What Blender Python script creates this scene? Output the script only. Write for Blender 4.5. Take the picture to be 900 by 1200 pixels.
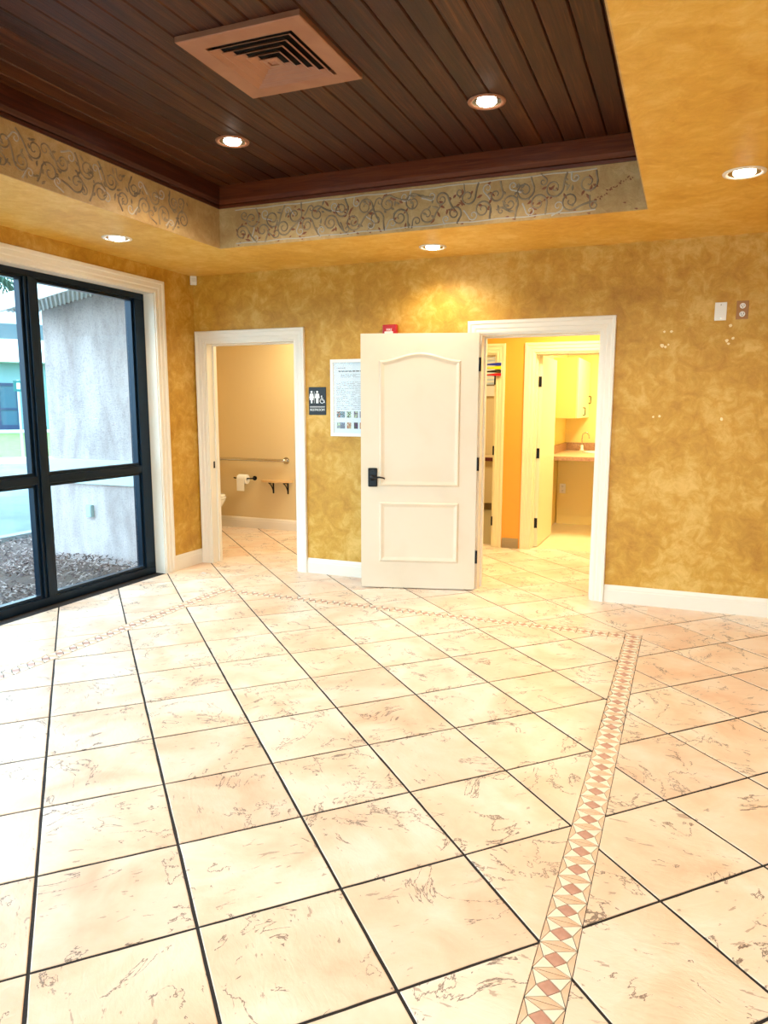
import bpy, bmesh, math, random
from mathutils import Vector, Matrix
random.seed(7)
PI = math.pi
for o in list(bpy.data.objects): bpy.data.objects.remove(o)
scn = bpy.context.scene
C = scn.collection

# ---------------------------------------------------------------- camera
YAW, PITCH, ROLL, FPX = 0.38251, 0.14988, 0.00338, 849.18
cd = bpy.data.cameras.new('camera'); cam = bpy.data.objects.new('camera', cd); C.objects.link(cam)
fw = Vector((-math.sin(YAW)*math.cos(PITCH), math.cos(YAW)*math.cos(PITCH), -math.sin(PITCH)))
rt = Vector((math.cos(YAW), math.sin(YAW), 0)); up = rt.cross(fw)
r2 = rt*math.cos(ROLL)+up*math.sin(ROLL); u2 = up*math.cos(ROLL)-rt*math.sin(ROLL)
M = Matrix((r2, u2, -fw)).transposed().to_4x4()
M.translation = (4.0164, -5.3473, 1.3916)
cam.matrix_world = M
cd.sensor_fit = 'VERTICAL'; cd.sensor_height = 36; cd.lens = FPX*36/1200
cd.shift_x = -10.75/1200; cd.shift_y = 6.22/1200
cd.clip_start = .05; cd.clip_end = 300
scn.camera = cam

# ---------------------------------------------------------------- world, exposure
scn.view_settings.view_transform = 'Standard'; scn.view_settings.look = 'None'
scn.view_settings.gamma = 1; scn.view_settings.use_curve_mapping = False
scn.view_settings.exposure = -0.12
w = bpy.data.worlds.new('world'); scn.world = w; w.use_nodes = True
nt = w.node_tree; bg = nt.nodes['Background']
tc = nt.nodes.new('ShaderNodeTexCoord'); sx = nt.nodes.new('ShaderNodeSeparateXYZ')
nt.links.new(tc.outputs['Generated'], sx.inputs[0])
cr = nt.nodes.new('ShaderNodeValToRGB'); nt.links.new(sx.outputs[2], cr.inputs[0])
cr.color_ramp.elements[0].position = 0.0; cr.color_ramp.elements[0].color = (.91, .94, 1.0, 1)
cr.color_ramp.elements[1].position = .7; cr.color_ramp.elements[1].color = (.66, .82, 1.0, 1)
nt.links.new(cr.outputs[0], bg.inputs[0]); bg.inputs[1].default_value = 8.5

# ---------------------------------------------------------------- materials
def mat(name, col, rough=.5, metal=0, noise=None, bump=None, emit=None, spec=.5, coat=0):
    """noise=(scale, colour2, distortion[, contrast lo, hi]); bump=(scale, strength)"""
    m = bpy.data.materials.new(name); m.use_nodes = True
    n = m.node_tree; b = n.nodes['Principled BSDF']
    b.inputs['Base Color'].default_value = (*col, 1); b.inputs['Roughness'].default_value = rough
    b.inputs['Metallic'].default_value = metal; b.inputs['Specular IOR Level'].default_value = spec
    b.inputs['Coat Weight'].default_value = coat
    if emit:
        b.inputs['Emission Color'].default_value = (*emit[0], 1); b.inputs['Emission Strength'].default_value = emit[1]
    t = n.nodes.new('ShaderNodeTexCoord')
    if noise:
        z = n.nodes.new('ShaderNodeTexNoise'); z.inputs['Scale'].default_value = noise[0]
        z.inputs['Detail'].default_value = 6; z.inputs['Distortion'].default_value = noise[2]
        n.links.new(t.outputs['Object'], z.inputs['Vector'])
        r = n.nodes.new('ShaderNodeValToRGB')
        r.color_ramp.elements[0].position = noise[3] if len(noise) > 3 else .3
        r.color_ramp.elements[1].position = noise[4] if len(noise) > 4 else .7
        r.color_ramp.elements[0].color = (*col, 1); r.color_ramp.elements[1].color = (*noise[1], 1)
        n.links.new(z.outputs[0], r.inputs[0]); n.links.new(r.outputs[0], b.inputs['Base Color'])
    if bump:
        z = n.nodes.new('ShaderNodeTexNoise'); z.inputs['Scale'].default_value = bump[0]; z.inputs['Detail'].default_value = 5
        n.links.new(t.outputs['Object'], z.inputs['Vector'])
        q = n.nodes.new('ShaderNodeBump'); q.inputs['Strength'].default_value = bump[1]; q.inputs['Distance'].default_value = .01
        n.links.new(z.outputs[0], q.inputs['Height']); n.links.new(q.outputs[0], b.inputs['Normal'])
    return m

class G:      # tiny node-graph helper
    def __init__(s, name):
        s.m = bpy.data.materials.new(name); s.m.use_nodes = True; s.n = s.m.node_tree
        s.b = s.n.nodes['Principled BSDF']
    def new(s, kind, **kw):
        x = s.n.nodes.new('ShaderNode'+kind)
        for k, v in kw.items(): setattr(x, k, v)
        return x
    def link(s, a, b): s.n.links.new(a, b)
    def noise(s, vec, scale, detail=5, dist=0, rough=.5):
        z = s.new('TexNoise'); z.inputs['Scale'].default_value = scale; z.inputs['Detail'].default_value = detail
        z.inputs['Distortion'].default_value = dist; z.inputs['Roughness'].default_value = rough
        if vec: s.link(vec, z.inputs['Vector'])
        return z.outputs[0]
    def mapping(s, vec, scale=(1, 1, 1), rot=(0, 0, 0)):
        z = s.new('Mapping'); z.inputs['Scale'].default_value = scale; z.inputs['Rotation'].default_value = rot
        s.link(vec, z.inputs['Vector']); return z.outputs[0]
    def ramp(s, fac, stops):
        r = s.new('ValToRGB'); s.link(fac, r.inputs[0]); e = r.color_ramp.elements
        while len(e) < len(stops): e.new(.5)
        for x, (p, c) in zip(e, stops):
            x.position = p; x.color = (*c, 1) if len(c) == 3 else c
        return r.outputs[0]
    def math(s, op, a, b=None):
        z = s.new('Math', operation=op)
        for i, v in enumerate((a, b)):
            if v is None: continue
            if isinstance(v, (int, float)): z.inputs[i].default_value = v
            else: s.link(v, z.inputs[i])
        return z.outputs[0]
    def mix(s, f, a, b, mode='MIX'):
        z = s.new('Mix', data_type='RGBA', blend_type=mode)
        for i, v in ((0, f), (6, a), (7, b)):
            if isinstance(v, (int, float)): z.inputs[i].default_value = v
            elif isinstance(v, tuple): z.inputs[i].default_value = (*v, 1)
            else: s.link(v, z.inputs[i])
        return z.outputs[2]
    def bump(s, h, strength, dist=.01):
        q = s.new('Bump'); q.inputs['Strength'].default_value = strength; q.inputs['Distance'].default_value = dist
        s.link(h, q.inputs['Height']); s.link(q.outputs[0], s.b.inputs['Normal'])
    def col(s, c): s.link(c, s.b.inputs['Base Color'])
    def set(s, **k):
        for a, v in k.items(): s.b.inputs[a.replace('_', ' ')].default_value = v

def plaster(name, lo, mid, hi, bump=.35):
    g = G(name); co = g.new('TexCoord').outputs['Object']
    big = g.noise(co, 2.1, 8, .4, .66); fine = g.noise(co, 11, 9, .7, .72)
    f = g.math('ADD', g.math('MULTIPLY', big, .5), g.math('MULTIPLY', fine, .5))
    g.col(g.ramp(f, [(.36, lo), (.50, mid), (.62, hi)]))
    h = g.noise(co, 16, 9, 1.0, .68); g.bump(h, bump, .012); g.set(Roughness=.48)
    return g.m
M_wall = plaster('ochre_plaster', (.42, .190, .008), (.58, .312, .032), (.73, .465, .12))
M_soffit = plaster('ochre_soffit_plaster', (.61, .305, .032), (.73, .43, .07), (.83, .56, .16), .2)
M_frieze = plaster('frieze_plaster', (.42, .24, .085), (.54, .35, .145), (.66, .47, .24), .5)
M_tan = mat('tan_paint', (.74, .585, .32), .6, bump=(60, .08))
M_cream = mat('pale_yellow_paint', (.86, .70, .27), .6, bump=(60, .08))
M_orange = mat('orange_paint', (.90, .37, .045), .55, bump=(60, .06))
M_white = mat('white_painted_trim', (.84, .78, .68), .35)
M_door = mat('cream_white_door_paint', (.76, .66, .52), .38, noise=(3, (.72, .61, .46), .3, .45, .8))
M_ivory = mat('ivory_door_paint', (.86, .76, .5), .4)
M_blackmetal = mat('black_bronze', (.012, .011, .012), .35, .6)
M_frame = mat('black_blue_aluminium', (.003, .014, .030), .30, .5)
M_steel = mat('brushed_steel', (.62, .60, .56), .25, 1)
M_chrome = mat('chrome', (.75, .75, .74), .12, 1)
M_plastic = mat('white_plastic', (.86, .85, .80), .35)
M_ochplastic = mat('ochre_painted_plate', (.38, .17, .04), .4)
M_vinyl = mat('black_vinyl', (.006, .006, .008), .4)
M_grout = mat('dark_grout', (.016, .012, .012), .8, bump=(80, .3))
M_paper = mat('tissue_paper', (.88, .87, .84), .9)
M_shelfwood = mat('maple_shelf', (.66, .42, .18), .45, noise=(12, (.75, .52, .25), .5))
M_darkplastic = mat('dark_socket', (.05, .03, .02), .6)
M_taupe = mat('taupe_cove_base', (.36, .26, .14), .5)
M_sheet = mat('cream_sheet_floor', (.84, .74, .50), .35, noise=(9, (.80, .68, .43), .5))
M_stone = mat('brown_laminate', (.33, .17, .075), .35, noise=(45, (.50, .30, .15), .8))
M_countertop = mat('beige_speckled_laminate', (.72, .55, .34), .3, noise=(60, (.60, .42, .24), .5))
M_porcelain = mat('white_porcelain', (.88, .87, .83), .12)
M_red = mat('red_alarm_plastic', (.42, .008, .012), .3)
M_lens = mat('clear_strobe_lens', (.85, .82, .80), .15)
M_copper = mat('copper_painted_metal', (.30, .125, .068), .42, .2, noise=(5, (.37, .17, .098), 1.0))
M_dark = mat('duct_shade_black', (.004, .004, .004), .9)
M_bulb = mat('lit_lamp', (1, 1, 1), .4, emit=((1, .94, .82), 26))
M_panel_light = mat('lit_diffuser', (1, 1, 1), .4, emit=((1, .9, .6), 4))
M_scroll = mat('grey_brown_paint', (.16, .12, .085), .55, noise=(14, (.42, .31, .18), .5))
M_scroll_hi = mat('pale_paint', (.56, .50, .42), .55)
M_rust = mat('rust_red_paint', (.25, .07, .035), .6, noise=(40, (.32, .13, .06), .5))
M_spackle = mat('spackle', (.88, .74, .42), .6)

def wood(name, cols, rough=.42, axis='y'):
    g = G(name); co = g.new('TexCoord').outputs['Object']; info = g.new('ObjectInfo')
    off = g.new('VectorMath', operation='MULTIPLY_ADD'); g.link(info.outputs['Random'], off.inputs[0])
    off.inputs[1].default_value = (17, 23, 31); g.link(co, off.inputs[2]); v = off.outputs[0]
    s = (26, 1.3, 26) if axis == 'y' else (1.3, 26, 26)
    grain = g.noise(g.mapping(v, s), 1.6, 8, 1.2, .6)
    base = g.ramp(grain, [(.30, cols[0]), (.55, cols[1]), (.75, cols[2])])
    tone = g.ramp(info.outputs['Random'], [(0, (.55, .42, .50)), (.35, (1.05, 1.0, .85)), (.65, (.70, .48, .55)), (.8, (1.0, .85, .8)), (1, (1.45, 1.5, 1.0))])
    c = g.mix(1.0, base, tone, 'MULTIPLY')
    pale = g.math('GREATER_THAN', g.noise(g.mapping(v, (40, 3, 40) if axis == 'y' else (3, 40, 40)), 1.1, 6, 3, .7), .69)
    c = g.mix(g.math('MULTIPLY', pale, .28), c, (.42, .22, .12))
    g.col(c); g.set(Roughness=rough, Specular_IOR_Level=.22); g.bump(grain, .3, .004)
    return g.m
M_plank = wood('dark_stained_plank', ((.019, .004, .003), (.052, .015, .0065), (.115, .042, .013)))
M_crown_x = wood('mahogany_crown_x', ((.075, .016, .007), (.13, .032, .012), (.19, .055, .020)), .35, 'x')  # same crown wood, with the back run's brighter light put into the colour
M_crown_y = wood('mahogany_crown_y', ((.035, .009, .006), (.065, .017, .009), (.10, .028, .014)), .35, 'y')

def tile_mat():
    g = G('cleft_stone_tile'); co = g.new('TexCoord').outputs['Object']; info = g.new('ObjectInfo')
    off = g.new('VectorMath', operation='MULTIPLY_ADD'); g.link(info.outputs['Random'], off.inputs[0])
    off.inputs[1].default_value = (37, 53, 71); g.link(co, off.inputs[2]); v = off.outputs[0]
    cloud = g.noise(v, 3.2, 5, .5, .55)
    base = g.ramp(cloud, [(.31, (.78, .57, .42)), (.48, (.85, .71, .57)), (.64, (.90, .82, .73))])
    tone = g.ramp(info.outputs['Random'], [(0, (1.0, .97, .95)), (.3, (.98, .88, .80)), (.6, (1.03, 1.02, 1.0)), (.85, (.96, .87, .82)), (1, (1, .95, .88))])
    base = g.mix(1.0, base, tone, 'MULTIPLY')
    # cleft ridges: thin contour lines of a distorted noise, only inside rough patches
    field = g.noise(v, 3.4, 9, 1.1, .62)
    line = g.math('LESS_THAN', g.math('ABSOLUTE', g.math('SUBTRACT', field, .47)), .0062)
    patch = g.math('GREATER_THAN', g.noise(v, 4.2, 3, .3, .5), .50)
    l1 = g.math('MULTIPLY', line, patch)
    # short dashes running with the cleft
    d = g.noise(g.mapping(v, (13, 48, 10), (0, 0, .55)), 1.0, 5, .5, .6)
    dash = g.math('GREATER_THAN', d, .635)
    rough_area = g.math('GREATER_THAN', g.noise(v, 4.0, 4, .8, .6), .49)
    l2 = g.math('MULTIPLY', dash, rough_area)
    c = g.mix(g.math('MULTIPLY', l2, .62), base, (.34, .24, .18))
    c = g.mix(g.math('MULTIPLY', l1, .85), c, (.20, .14, .11))
    g.col(c)
    h = g.math('ADD', g.math('MULTIPLY', field, 1.0), g.math('MULTIPLY', g.noise(g.mapping(v, (8, 26, 8), (0, 0, .55)), 1.4, 6, 1, .6), .35))
    h = g.math('SUBTRACT', h, g.math('MULTIPLY', g.math('ADD', l1, l2), .12))
    g.bump(h, .75, .006); g.set(Roughness=.30)
    return g.m
M_tile = tile_mat()
def stone(name, c, c2): return mat(name, c, .4, noise=(25, c2, .5))
M_mcream = stone('mosaic_cream', (.86, .78, .62), (.90, .84, .72))
M_mpeach = stone('mosaic_peach', (.72, .47, .30), (.82, .62, .46))
M_mrose = stone('mosaic_rose', (.47, .235, .17), (.62, .35, .27))

def glass_mat():
    m = bpy.data.materials.new('tinted_window_glass'); m.use_nodes = True; n = m.node_tree; n.nodes.clear()
    o = n.nodes.new('ShaderNodeOutputMaterial'); mx = n.nodes.new('ShaderNodeMixShader')
    t = n.nodes.new('ShaderNodeBsdfTransparent'); t.inputs[0].default_value = (.80, .945, .985, 1)
    gl = n.nodes.new('ShaderNodeBsdfGlossy'); gl.inputs['Roughness'].default_value = .02
    lw = n.nodes.new('ShaderNodeLayerWeight'); lw.inputs[0].default_value = .5
    pw_ = n.nodes.new('ShaderNodeMath'); pw_.operation = 'POWER'; pw_.inputs[1].default_value = 5; n.links.new(lw.outputs[1], pw_.inputs[0])
    f = n.nodes.new('ShaderNodeMath'); f.operation = 'MULTIPLY_ADD'; f.inputs[1].default_value = .8; f.inputs[2].default_value = .03; n.links.new(pw_.outputs[0], f.inputs[0])
    n.links.new(f.outputs[0], mx.inputs[0]); n.links.new(t.outputs[0], mx.inputs[1]); n.links.new(gl.outputs[0], mx.inputs[2])
    n.links.new(mx.outputs[0], o.inputs[0]); return m
M_glass = glass_mat()

# ---------------------------------------------------------------- mesh helpers
def obj(name, bm, m, parent=None, loc=None, rotz=0, smooth=False):
    me = bpy.data.meshes.new(name); bm.normal_update(); bm.to_mesh(me); bm.free()
    for x in (m if isinstance(m, (list, tuple)) else [m]): me.materials.append(x)
    if smooth:
        for p in me.polygons: p.use_smooth = True
    o = bpy.data.objects.new(name, me); C.objects.link(o)
    if parent: o.parent = parent
    if loc: o.location = loc
    o.rotation_euler.z = rotz
    return o
def B(): return bmesh.new()
def box(bm, x0, y0, z0, x1, y1, z1, bev=0):
    r = bmesh.ops.create_cube(bm, size=1)['verts']
    for v in r:
        v.co = Vector((x0+(x1-x0)*(v.co.x+.5), y0+(y1-y0)*(v.co.y+.5), z0+(z1-z0)*(v.co.z+.5)))
    if bev:
        es = list({e for v in r for e in v.link_edges})
        bmesh.ops.bevel(bm, geom=es, offset=bev, segments=2, affect='EDGES', profile=.6)
    return bm
def cyl(bm, c, r, h, axis='z', r2=None, seg=24, caps=True):
    """cylinder starting at c, running h along axis"""
    rr = bmesh.ops.create_cone(bm, cap_ends=caps, segments=seg, radius1=r, radius2=r if r2 is None else r2, depth=abs(h))['verts']
    R = {'z': Matrix.Identity(3), 'x': Matrix.Rotation(PI/2, 3, 'Y'), 'y': Matrix.Rotation(-PI/2, 3, 'X')}[axis]
    for v in rr: v.co = R @ (v.co+Vector((0, 0, abs(h)/2))) * (1 if h > 0 else 1) + Vector(c)
    return bm
def lathe(bm, prof, c=(0, 0, 0), seg=32, axis='z'):
    rings = []
    R = {'z': Matrix.Identity(3), 'x': Matrix.Rotation(PI/2, 3, 'Y'), 'y': Matrix.Rotation(-PI/2, 3, 'X')}[axis]
    for r, z in prof:
        rings.append([bm.verts.new(R @ Vector((r*math.cos(2*PI*k/seg), r*math.sin(2*PI*k/seg), z))+Vector(c)) for k in range(seg)])
    for a, b in zip(rings, rings[1:]):
        for k in range(seg): bm.faces.new((a[k], a[(k+1) % seg], b[(k+1) % seg], b[k]))
    return bm
def tube(bm, pts, r, seg=10, caps=True):
    pts = [Vector(p) for p in pts]; rings = []; rad = r if isinstance(r, (list, tuple)) else [r]*len(pts)
    ref = None
    for i, p in enumerate(pts):
        t = (pts[min(i+1, len(pts)-1)]-pts[max(i-1, 0)]).normalized()
        if ref is None: ref = t.orthogonal().normalized()
        ref = (ref-t*ref.dot(t)).normalized(); q = t.cross(ref)
        rings.append([bm.verts.new(p+(ref*math.cos(2*PI*k/seg)+q*math.sin(2*PI*k/seg))*rad[i]) for k in range(seg)])
    for a, b in zip(rings, rings[1:]):
        for k in range(seg): bm.faces.new((a[k], a[(k+1) % seg], b[(k+1) % seg], b[k]))
    if caps: bm.faces.new(rings[0][::-1]); bm.faces.new(rings[-1])
    return bm
def prism(bm, poly, z0, z1, f=lambda x, y, z: (x, y, z), bevel=0):
    """poly list of (x,y) ccw; f maps local to final coordinates; bevel shrinks the z1 face"""
    n = len(poly)
    a = [bm.verts.new(f(x, y, z0)) for x, y in poly]
    if bevel:
        cx = sum(p[0] for p in poly)/n; cy = sum(p[1] for p in poly)/n
        def sh(p):
            d = math.hypot(p[0]-cx, p[1]-cy) or 1; k = max(0, 1-bevel*1.3/d); return (cx+(p[0]-cx)*k, cy+(p[1]-cy)*k)
        mid = [bm.verts.new(f(x, y, z1-(z1-z0)*.35)) for x, y in poly]
        top = [bm.verts.new(f(*sh(p), z1)) for p in poly]
        L = [a, mid, top]
    else: L = [a, [bm.verts.new(f(x, y, z1)) for x, y in poly]]
    for p, q in zip(L, L[1:]):
        for i in range(n): bm.faces.new((p[i], p[(i+1) % n], q[(i+1) % n], q[i]))
    bm.faces.new(L[-1]); bm.faces.new(a[::-1])
    return bm
def sweep(bm, prof, path, closed=False):
    """prof: (out, up) pairs; path: list of (Vector point, Vector out_dir, Vector up_dir)"""
    rows = [[bm.verts.new(p+o*a+u*b) for a, b in prof] for p, o, u in path]
    n = len(prof)
    for r, s in zip(rows, rows[1:]):
        for i in range(n): bm.faces.new((r[i], r[(i+1) % n], s[(i+1) % n], s[i]))
    bm.faces.new(rows[0]); bm.faces.new(rows[-1][::-1])
    bmesh.ops.recalc_face_normals(bm, faces=bm.faces)
    return bm
def thing(name, label, cat, loc=(0, 0, 0), rotz=0, group=None):
    o = bpy.data.objects.new(name, None); o.empty_display_size = .1; C.objects.link(o)
    o.location = loc; o.rotation_euler.z = rotz; o['label'] = label; o['category'] = cat
    if group: o['group'] = group
    return o
def tag(o, label, cat, group=None):
    o['label'] = label; o['category'] = cat
    if group: o['group'] = group
    return o
def struct(name, bm, m, label=None, cat='wall', parent=None, **k):
    o = obj(name, bm, m, parent, **k)
    if not parent:
        o['kind'] = 'structure'; o['category'] = cat
        if label: o['label'] = label
    return o
def sempty(name, label, cat, loc=(0, 0, 0), rotz=0):
    o = thing(name, label, cat, loc, rotz); o['kind'] = 'structure'; return o

# ================================================================ ROOM SHELL
H = 2.50; HC = 2.91          # soffit height, plank ceiling height
XR, YB = 6.6, -8.6           # right wall, rear wall
WT = .14                     # wall thickness
# back wall with two openings (restroom x .10-.985, hall x 2.53-3.395)
b = B()
for x0, x1, z0, z1 in ((-.2, .10, 0, 3), (.996, 2.551, 0, 3), (3.435, XR+.2, 0, 3), (.10, .996, 1.95, 3), (2.551, 3.435, 1.94, 3)):
    box(b, x0, 0, z0, x1, WT, z1)
wb = struct('wall_back', b, M_wall, 'ochre textured plaster wall with two white cased door openings')
# left wall with window opening y -6.9..-.5, z 0..2.30
b = B()
box(b, -.2, -.5, 0, 0, 0, 3); box(b, -.2, -6.9, 2.30, 0, -.5, 3); box(b, -.2, YB-.2, 0, 0, -6.9, 3)
struct('wall_left', b, M_wall, 'ochre textured plaster wall around the large black framed window')
b = B(); box(b, XR, YB-.2, 0, XR+.2, 0, 3)
struct('wall_right', b, M_wall, 'ochre plaster wall on the right side of the room')
b = B()
box(b, 0, YB-.2, 0, .5, YB, 3); box(b, 6.1, YB-.2, 0, XR, YB, 3); box(b, .5, YB-.2, 2.4, 6.1, YB, 3)
struct('wall_rear', b, M_wall, 'ochre plaster wall behind the viewer with an added opening for fill daylight')

# soffit (lower ceiling ring) as four boxes, planks and mouldings are its children
TX0, TX1, TY0, TY1 = .872, 3.742, -4.75, -.835
b = B()
box(b, 0, YB, H, TX0, 0, 3.05); box(b, TX1, YB, H, XR, 0, 3.05)
box(b, TX0, TY1, H, TX1, 0, 3.05); box(b, TX0, YB, H, TX1, TY0, 3.05)
box(b, TX0, TY0, HC+.02, TX1, TY1, 3.05)
ceil = struct('ceiling', b, M_soffit, 'ochre plaster ceiling with a recessed dark plank tray', 'ceiling')
pw = (TX1-TX0)/24
for i in range(24):
    b = B(); x = TX0+pw*i
    c = .006; z0 = HC+.0
    prism(b, [(-pw/2+.001, .02), (-pw/2+.001, c), (-pw/2+c+.001, 0), (pw/2-c-.001, 0), (pw/2-.001, c), (pw/2-.001, .02)],
          TY0, TY1, lambda X, Y, Z: (X, Z, Y))
    bmesh.ops.recalc_face_normals(b, faces=b.faces)
    obj('ceiling_plank', b, M_plank, ceil, (x+pw/2, 0, z0+random.uniform(-.001, .001)))
# frieze panels, thin plaster faces inside the tray
FT = .006
def panel(x0, y0, x1, y1):
    b = B(); box(b, x0, y0, H+.001, x1, y1, 2.775); return obj('frieze_panel', b, M_frieze, ceil)
fr_back = panel(TX0, TY1-FT, TX1, TY1+.001)
fr_left = panel(TX0-.001, TY0, TX0+FT, TY1-FT)
fr_right = panel(TX1-FT, TY0, TX1+.001, TY1-FT)
fr_rear = panel(TX0+FT, TY0-.001, TX1-FT, TY0+FT)
# crown: stepped board
prof = [(0, 2.765), (.016, 2.765), (.020, 2.782), (.014, 2.79), (.022, 2.80), (.030, 2.815), (.034, 2.86), (.036, 2.90), (.036, 2.909), (0, 2.909)]
Z0 = Vector((0, 0, 1))
def crown(a, bb, out, m):
    b = B(); sweep(b, prof, [(Vector(a), Vector(out), Z0), (Vector(bb), Vector(out), Z0)])
    return obj('crown_moulding', b, m, ceil)
crown((TX0, TY1, 0), (TX1, TY1, 0), (0, -1, 0), M_crown_x)
crown((TX0, TY0, 0), (TX1, TY0, 0), (0, 1, 0), M_crown_x)
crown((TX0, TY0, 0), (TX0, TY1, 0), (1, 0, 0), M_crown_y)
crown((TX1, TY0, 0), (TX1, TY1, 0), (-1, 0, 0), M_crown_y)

# painted / raised scrollwork on the friezes
def ribbon(b, pts, wd, f, lift=.002):
    """flat raised ribbon along (u,v) points with width function wd"""
    n = len(pts); rows = []
    for i, (u, v) in enumerate(pts):
        a = pts[max(0, i-1)]; c = pts[min(n-1, i+1)]; dx, dy = c[0]-a[0], c[1]-a[1]; L = math.hypot(dx, dy) or 1
        nx, ny = -dy/L, dx/L; w_ = wd(i/(n-1))
        rows.append([b.verts.new(f(u+nx*w_, v+ny*w_, 0)), b.verts.new(f(u+nx*w_*.5, v+ny*w_*.5, lift)),
                     b.verts.new(f(u-nx*w_*.5, v-ny*w_*.5, lift)), b.verts.new(f(u-nx*w_, v-ny*w_, 0))])
    for r, s in zip(rows, rows[1:]):
        for k in range(3): b.faces.new((r[k], r[k+1], s[k+1], s[k]))
def spiral(cx, cy, r, turns, a0, hand, tail):
    pts = []; n = int(12*turns)+6
    for i in range(n):
        t = i/(n-1); a = a0+hand*turns*2*PI*t; rr = r*(.16+.84*(1-t)**.9)
        pts.append((cx+rr*math.cos(a), cy+rr*math.sin(a)))
    # stem leaving tangentially
    tx, ty = pts[0][0]-pts[1][0], pts[0][1]-pts[1][1]; L = math.hypot(tx, ty); tx /= L; ty /= L
    pre = []
    for k in range(6, 0, -1):
        s = tail*k/6; pre.append((pts[0][0]+tx*s-hand*ty*s*s*2.2, pts[0][1]+ty*s+hand*tx*s*s*2.2))
    return [p for p in pre+pts if .012 < p[1] < .255]
def leaf_pts(cx, cy, L, a): return [(cx+math.cos(a)*L*k/4+math.sin(a*3+k)*.002, cy+math.sin(a)*L*k/4) for k in range(5)]
def frieze_art(parent, f, u0, u1, seed, nsc, borders=True):
    rnd = random.Random(seed); step = .118; u = u0+.05; i = 0
    while u < u1-.03:
        low = i % 2 == 0
        cy = .092 if low else .172; r = rnd.uniform(.044, .062); hand = 1 if low else -1
        if rnd.random() < .25: hand *= -1
        a0 = (-PI*.1 if low else PI*.1)+rnd.uniform(-.6, .6)
        b = B(); ribbon(b, spiral(u, cy+rnd.uniform(-.012, .012), r, rnd.uniform(1.2, 1.7), a0, hand, rnd.uniform(.07, .13)), lambda t: .0062*(1-t*.5), f, .003)
        obj('scroll_ornament', b, M_scroll, parent)
        # secondary small curl in pale paint
        b = B(); ribbon(b, spiral(u+.03+rnd.uniform(-.01, .01), (.205 if low else .06)+rnd.uniform(-.01, .01), rnd.uniform(.022, .034), 1.15, rnd.uniform(0, 6), -hand, .05), lambda t: .0050*(1-t*.5), f, .0025)
        obj('scroll_ornament', b, M_scroll_hi if i % 3 else M_scroll, parent)
        b = B()
        for k in range(6):
            cu, cv = u+rnd.uniform(-.05, .06), rnd.uniform(.04, .22)
            ribbon(b, leaf_pts(cu, cv, rnd.uniform(.020, .045), rnd.uniform(0, 6.2)), lambda t: .0075*math.sin(PI*min(max(t, .05), .95)), f, .0022)
        o = obj('leaf_ornament', b, M_rust if rnd.random() < nsc else M_scroll, parent)
        u += step*rnd.uniform(.8, 1.05)/1.25; i += 1
    if borders:
        for v in (.024, .246):
            b = B(); ribbon(b, [(u0+(u1-u0)*k/30, v+.003*math.sin(k*1.7)) for k in range(31)], lambda t: .004, f, .0025)
            obj('border_line', b, M_scroll_hi, parent)
frieze_art(fr_back, lambda u, v, d: (TX0+u, TY1-FT-d, H+v), .14, 2.58, 11, .6)
frieze_art(fr_left, lambda u, v, d: (TX0+FT+d, TY1-u, H+v), .36, 2.6, 5, 0, False)
b = B()
rnd = random.Random(3)
for k in range(26):
    u = 2.56+.22*k/26; v = .07+.12*k/26+rnd.uniform(-.01, .01)
    ribbon(b, leaf_pts(u, v, rnd.uniform(.006, .014), rnd.uniform(0, 6)), lambda t: .004*math.sin(PI*min(max(t, .1), .9)), lambda u, v, d: (TX0+u, TY1-FT-d, H+v), .002)
for k in range(40):
    u = rnd.uniform(.15, 2.8); v = rnd.uniform(.01, .035) if rnd.random() < .7 else rnd.uniform(.03, .24)
    ribbon(b, leaf_pts(u, v, rnd.uniform(.008, .024), rnd.uniform(-.4, .4)), lambda t: .0045*math.sin(PI*min(max(t, .1), .9)), lambda u, v, d: (TX0+u, TY1-FT-d, H+v), .002)
o = obj('rust_flake', b, M_rust, fr_back); o['kind'] = 'stuff'

# ---------------------------------------------------------------- floor
GA = math.radians(45.366); TS = .41084; OX, OY = 2.5778, -4.1907; J = .0046
e1 = Vector((math.cos(GA), math.sin(GA))); e2 = Vector((-math.sin(GA), math.cos(GA)))
b = B(); box(b, -.1, YB, -.12, XR, 0, -.003); box(b, .10, 0, -.12, .996, WT, -.003); box(b, 2.551, 0, -.12, 3.435, WT, -.003)
box(b, -1.3, WT, -.12, 1.1, 1.79, -.003); box(b, 1.25, WT, -.12, XR, 1.87, -.003)
floor = struct('floor', b, M_grout, 'cream cleft stone tile floor laid diagonally with a mosaic border strip', 'floor')
def clip(poly, nx, ny, d):       # keep nx*x+ny*y <= d
    out = []
    for i in range(len(poly)):
        p, q = poly[i], poly[(i+1) % len(poly)]
        a, c = nx*p[0]+ny*p[1]-d, nx*q[0]+ny*q[1]-d
        if a <= 0: out.append(p)
        if (a < 0 < c) or (c < 0 < a):
            t = a/(a-c); out.append((p[0]+(q[0]-p[0])*t, p[1]+(q[1]-p[1])*t))
    return out
def rect(poly, x0, x1, y0, y1):
    for c in ((-1, 0, -x0), (1, 0, x1), (0, -1, -y0), (0, 1, y1)):
        poly = clip(poly, *c)
        if len(poly) < 3: return []
    return poly
def area(p): return abs(sum(p[i][0]*p[(i+1) % len(p)][1]-p[(i+1) % len(p)][0]*p[i][1] for i in range(len(p))))/2
SX0, SX1, SY1 = .718, 3.834, -.742    # outer edges of the mosaic strip
SI0, SI1, SIY = .821, 3.733, -.845    # inner edges
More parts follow.
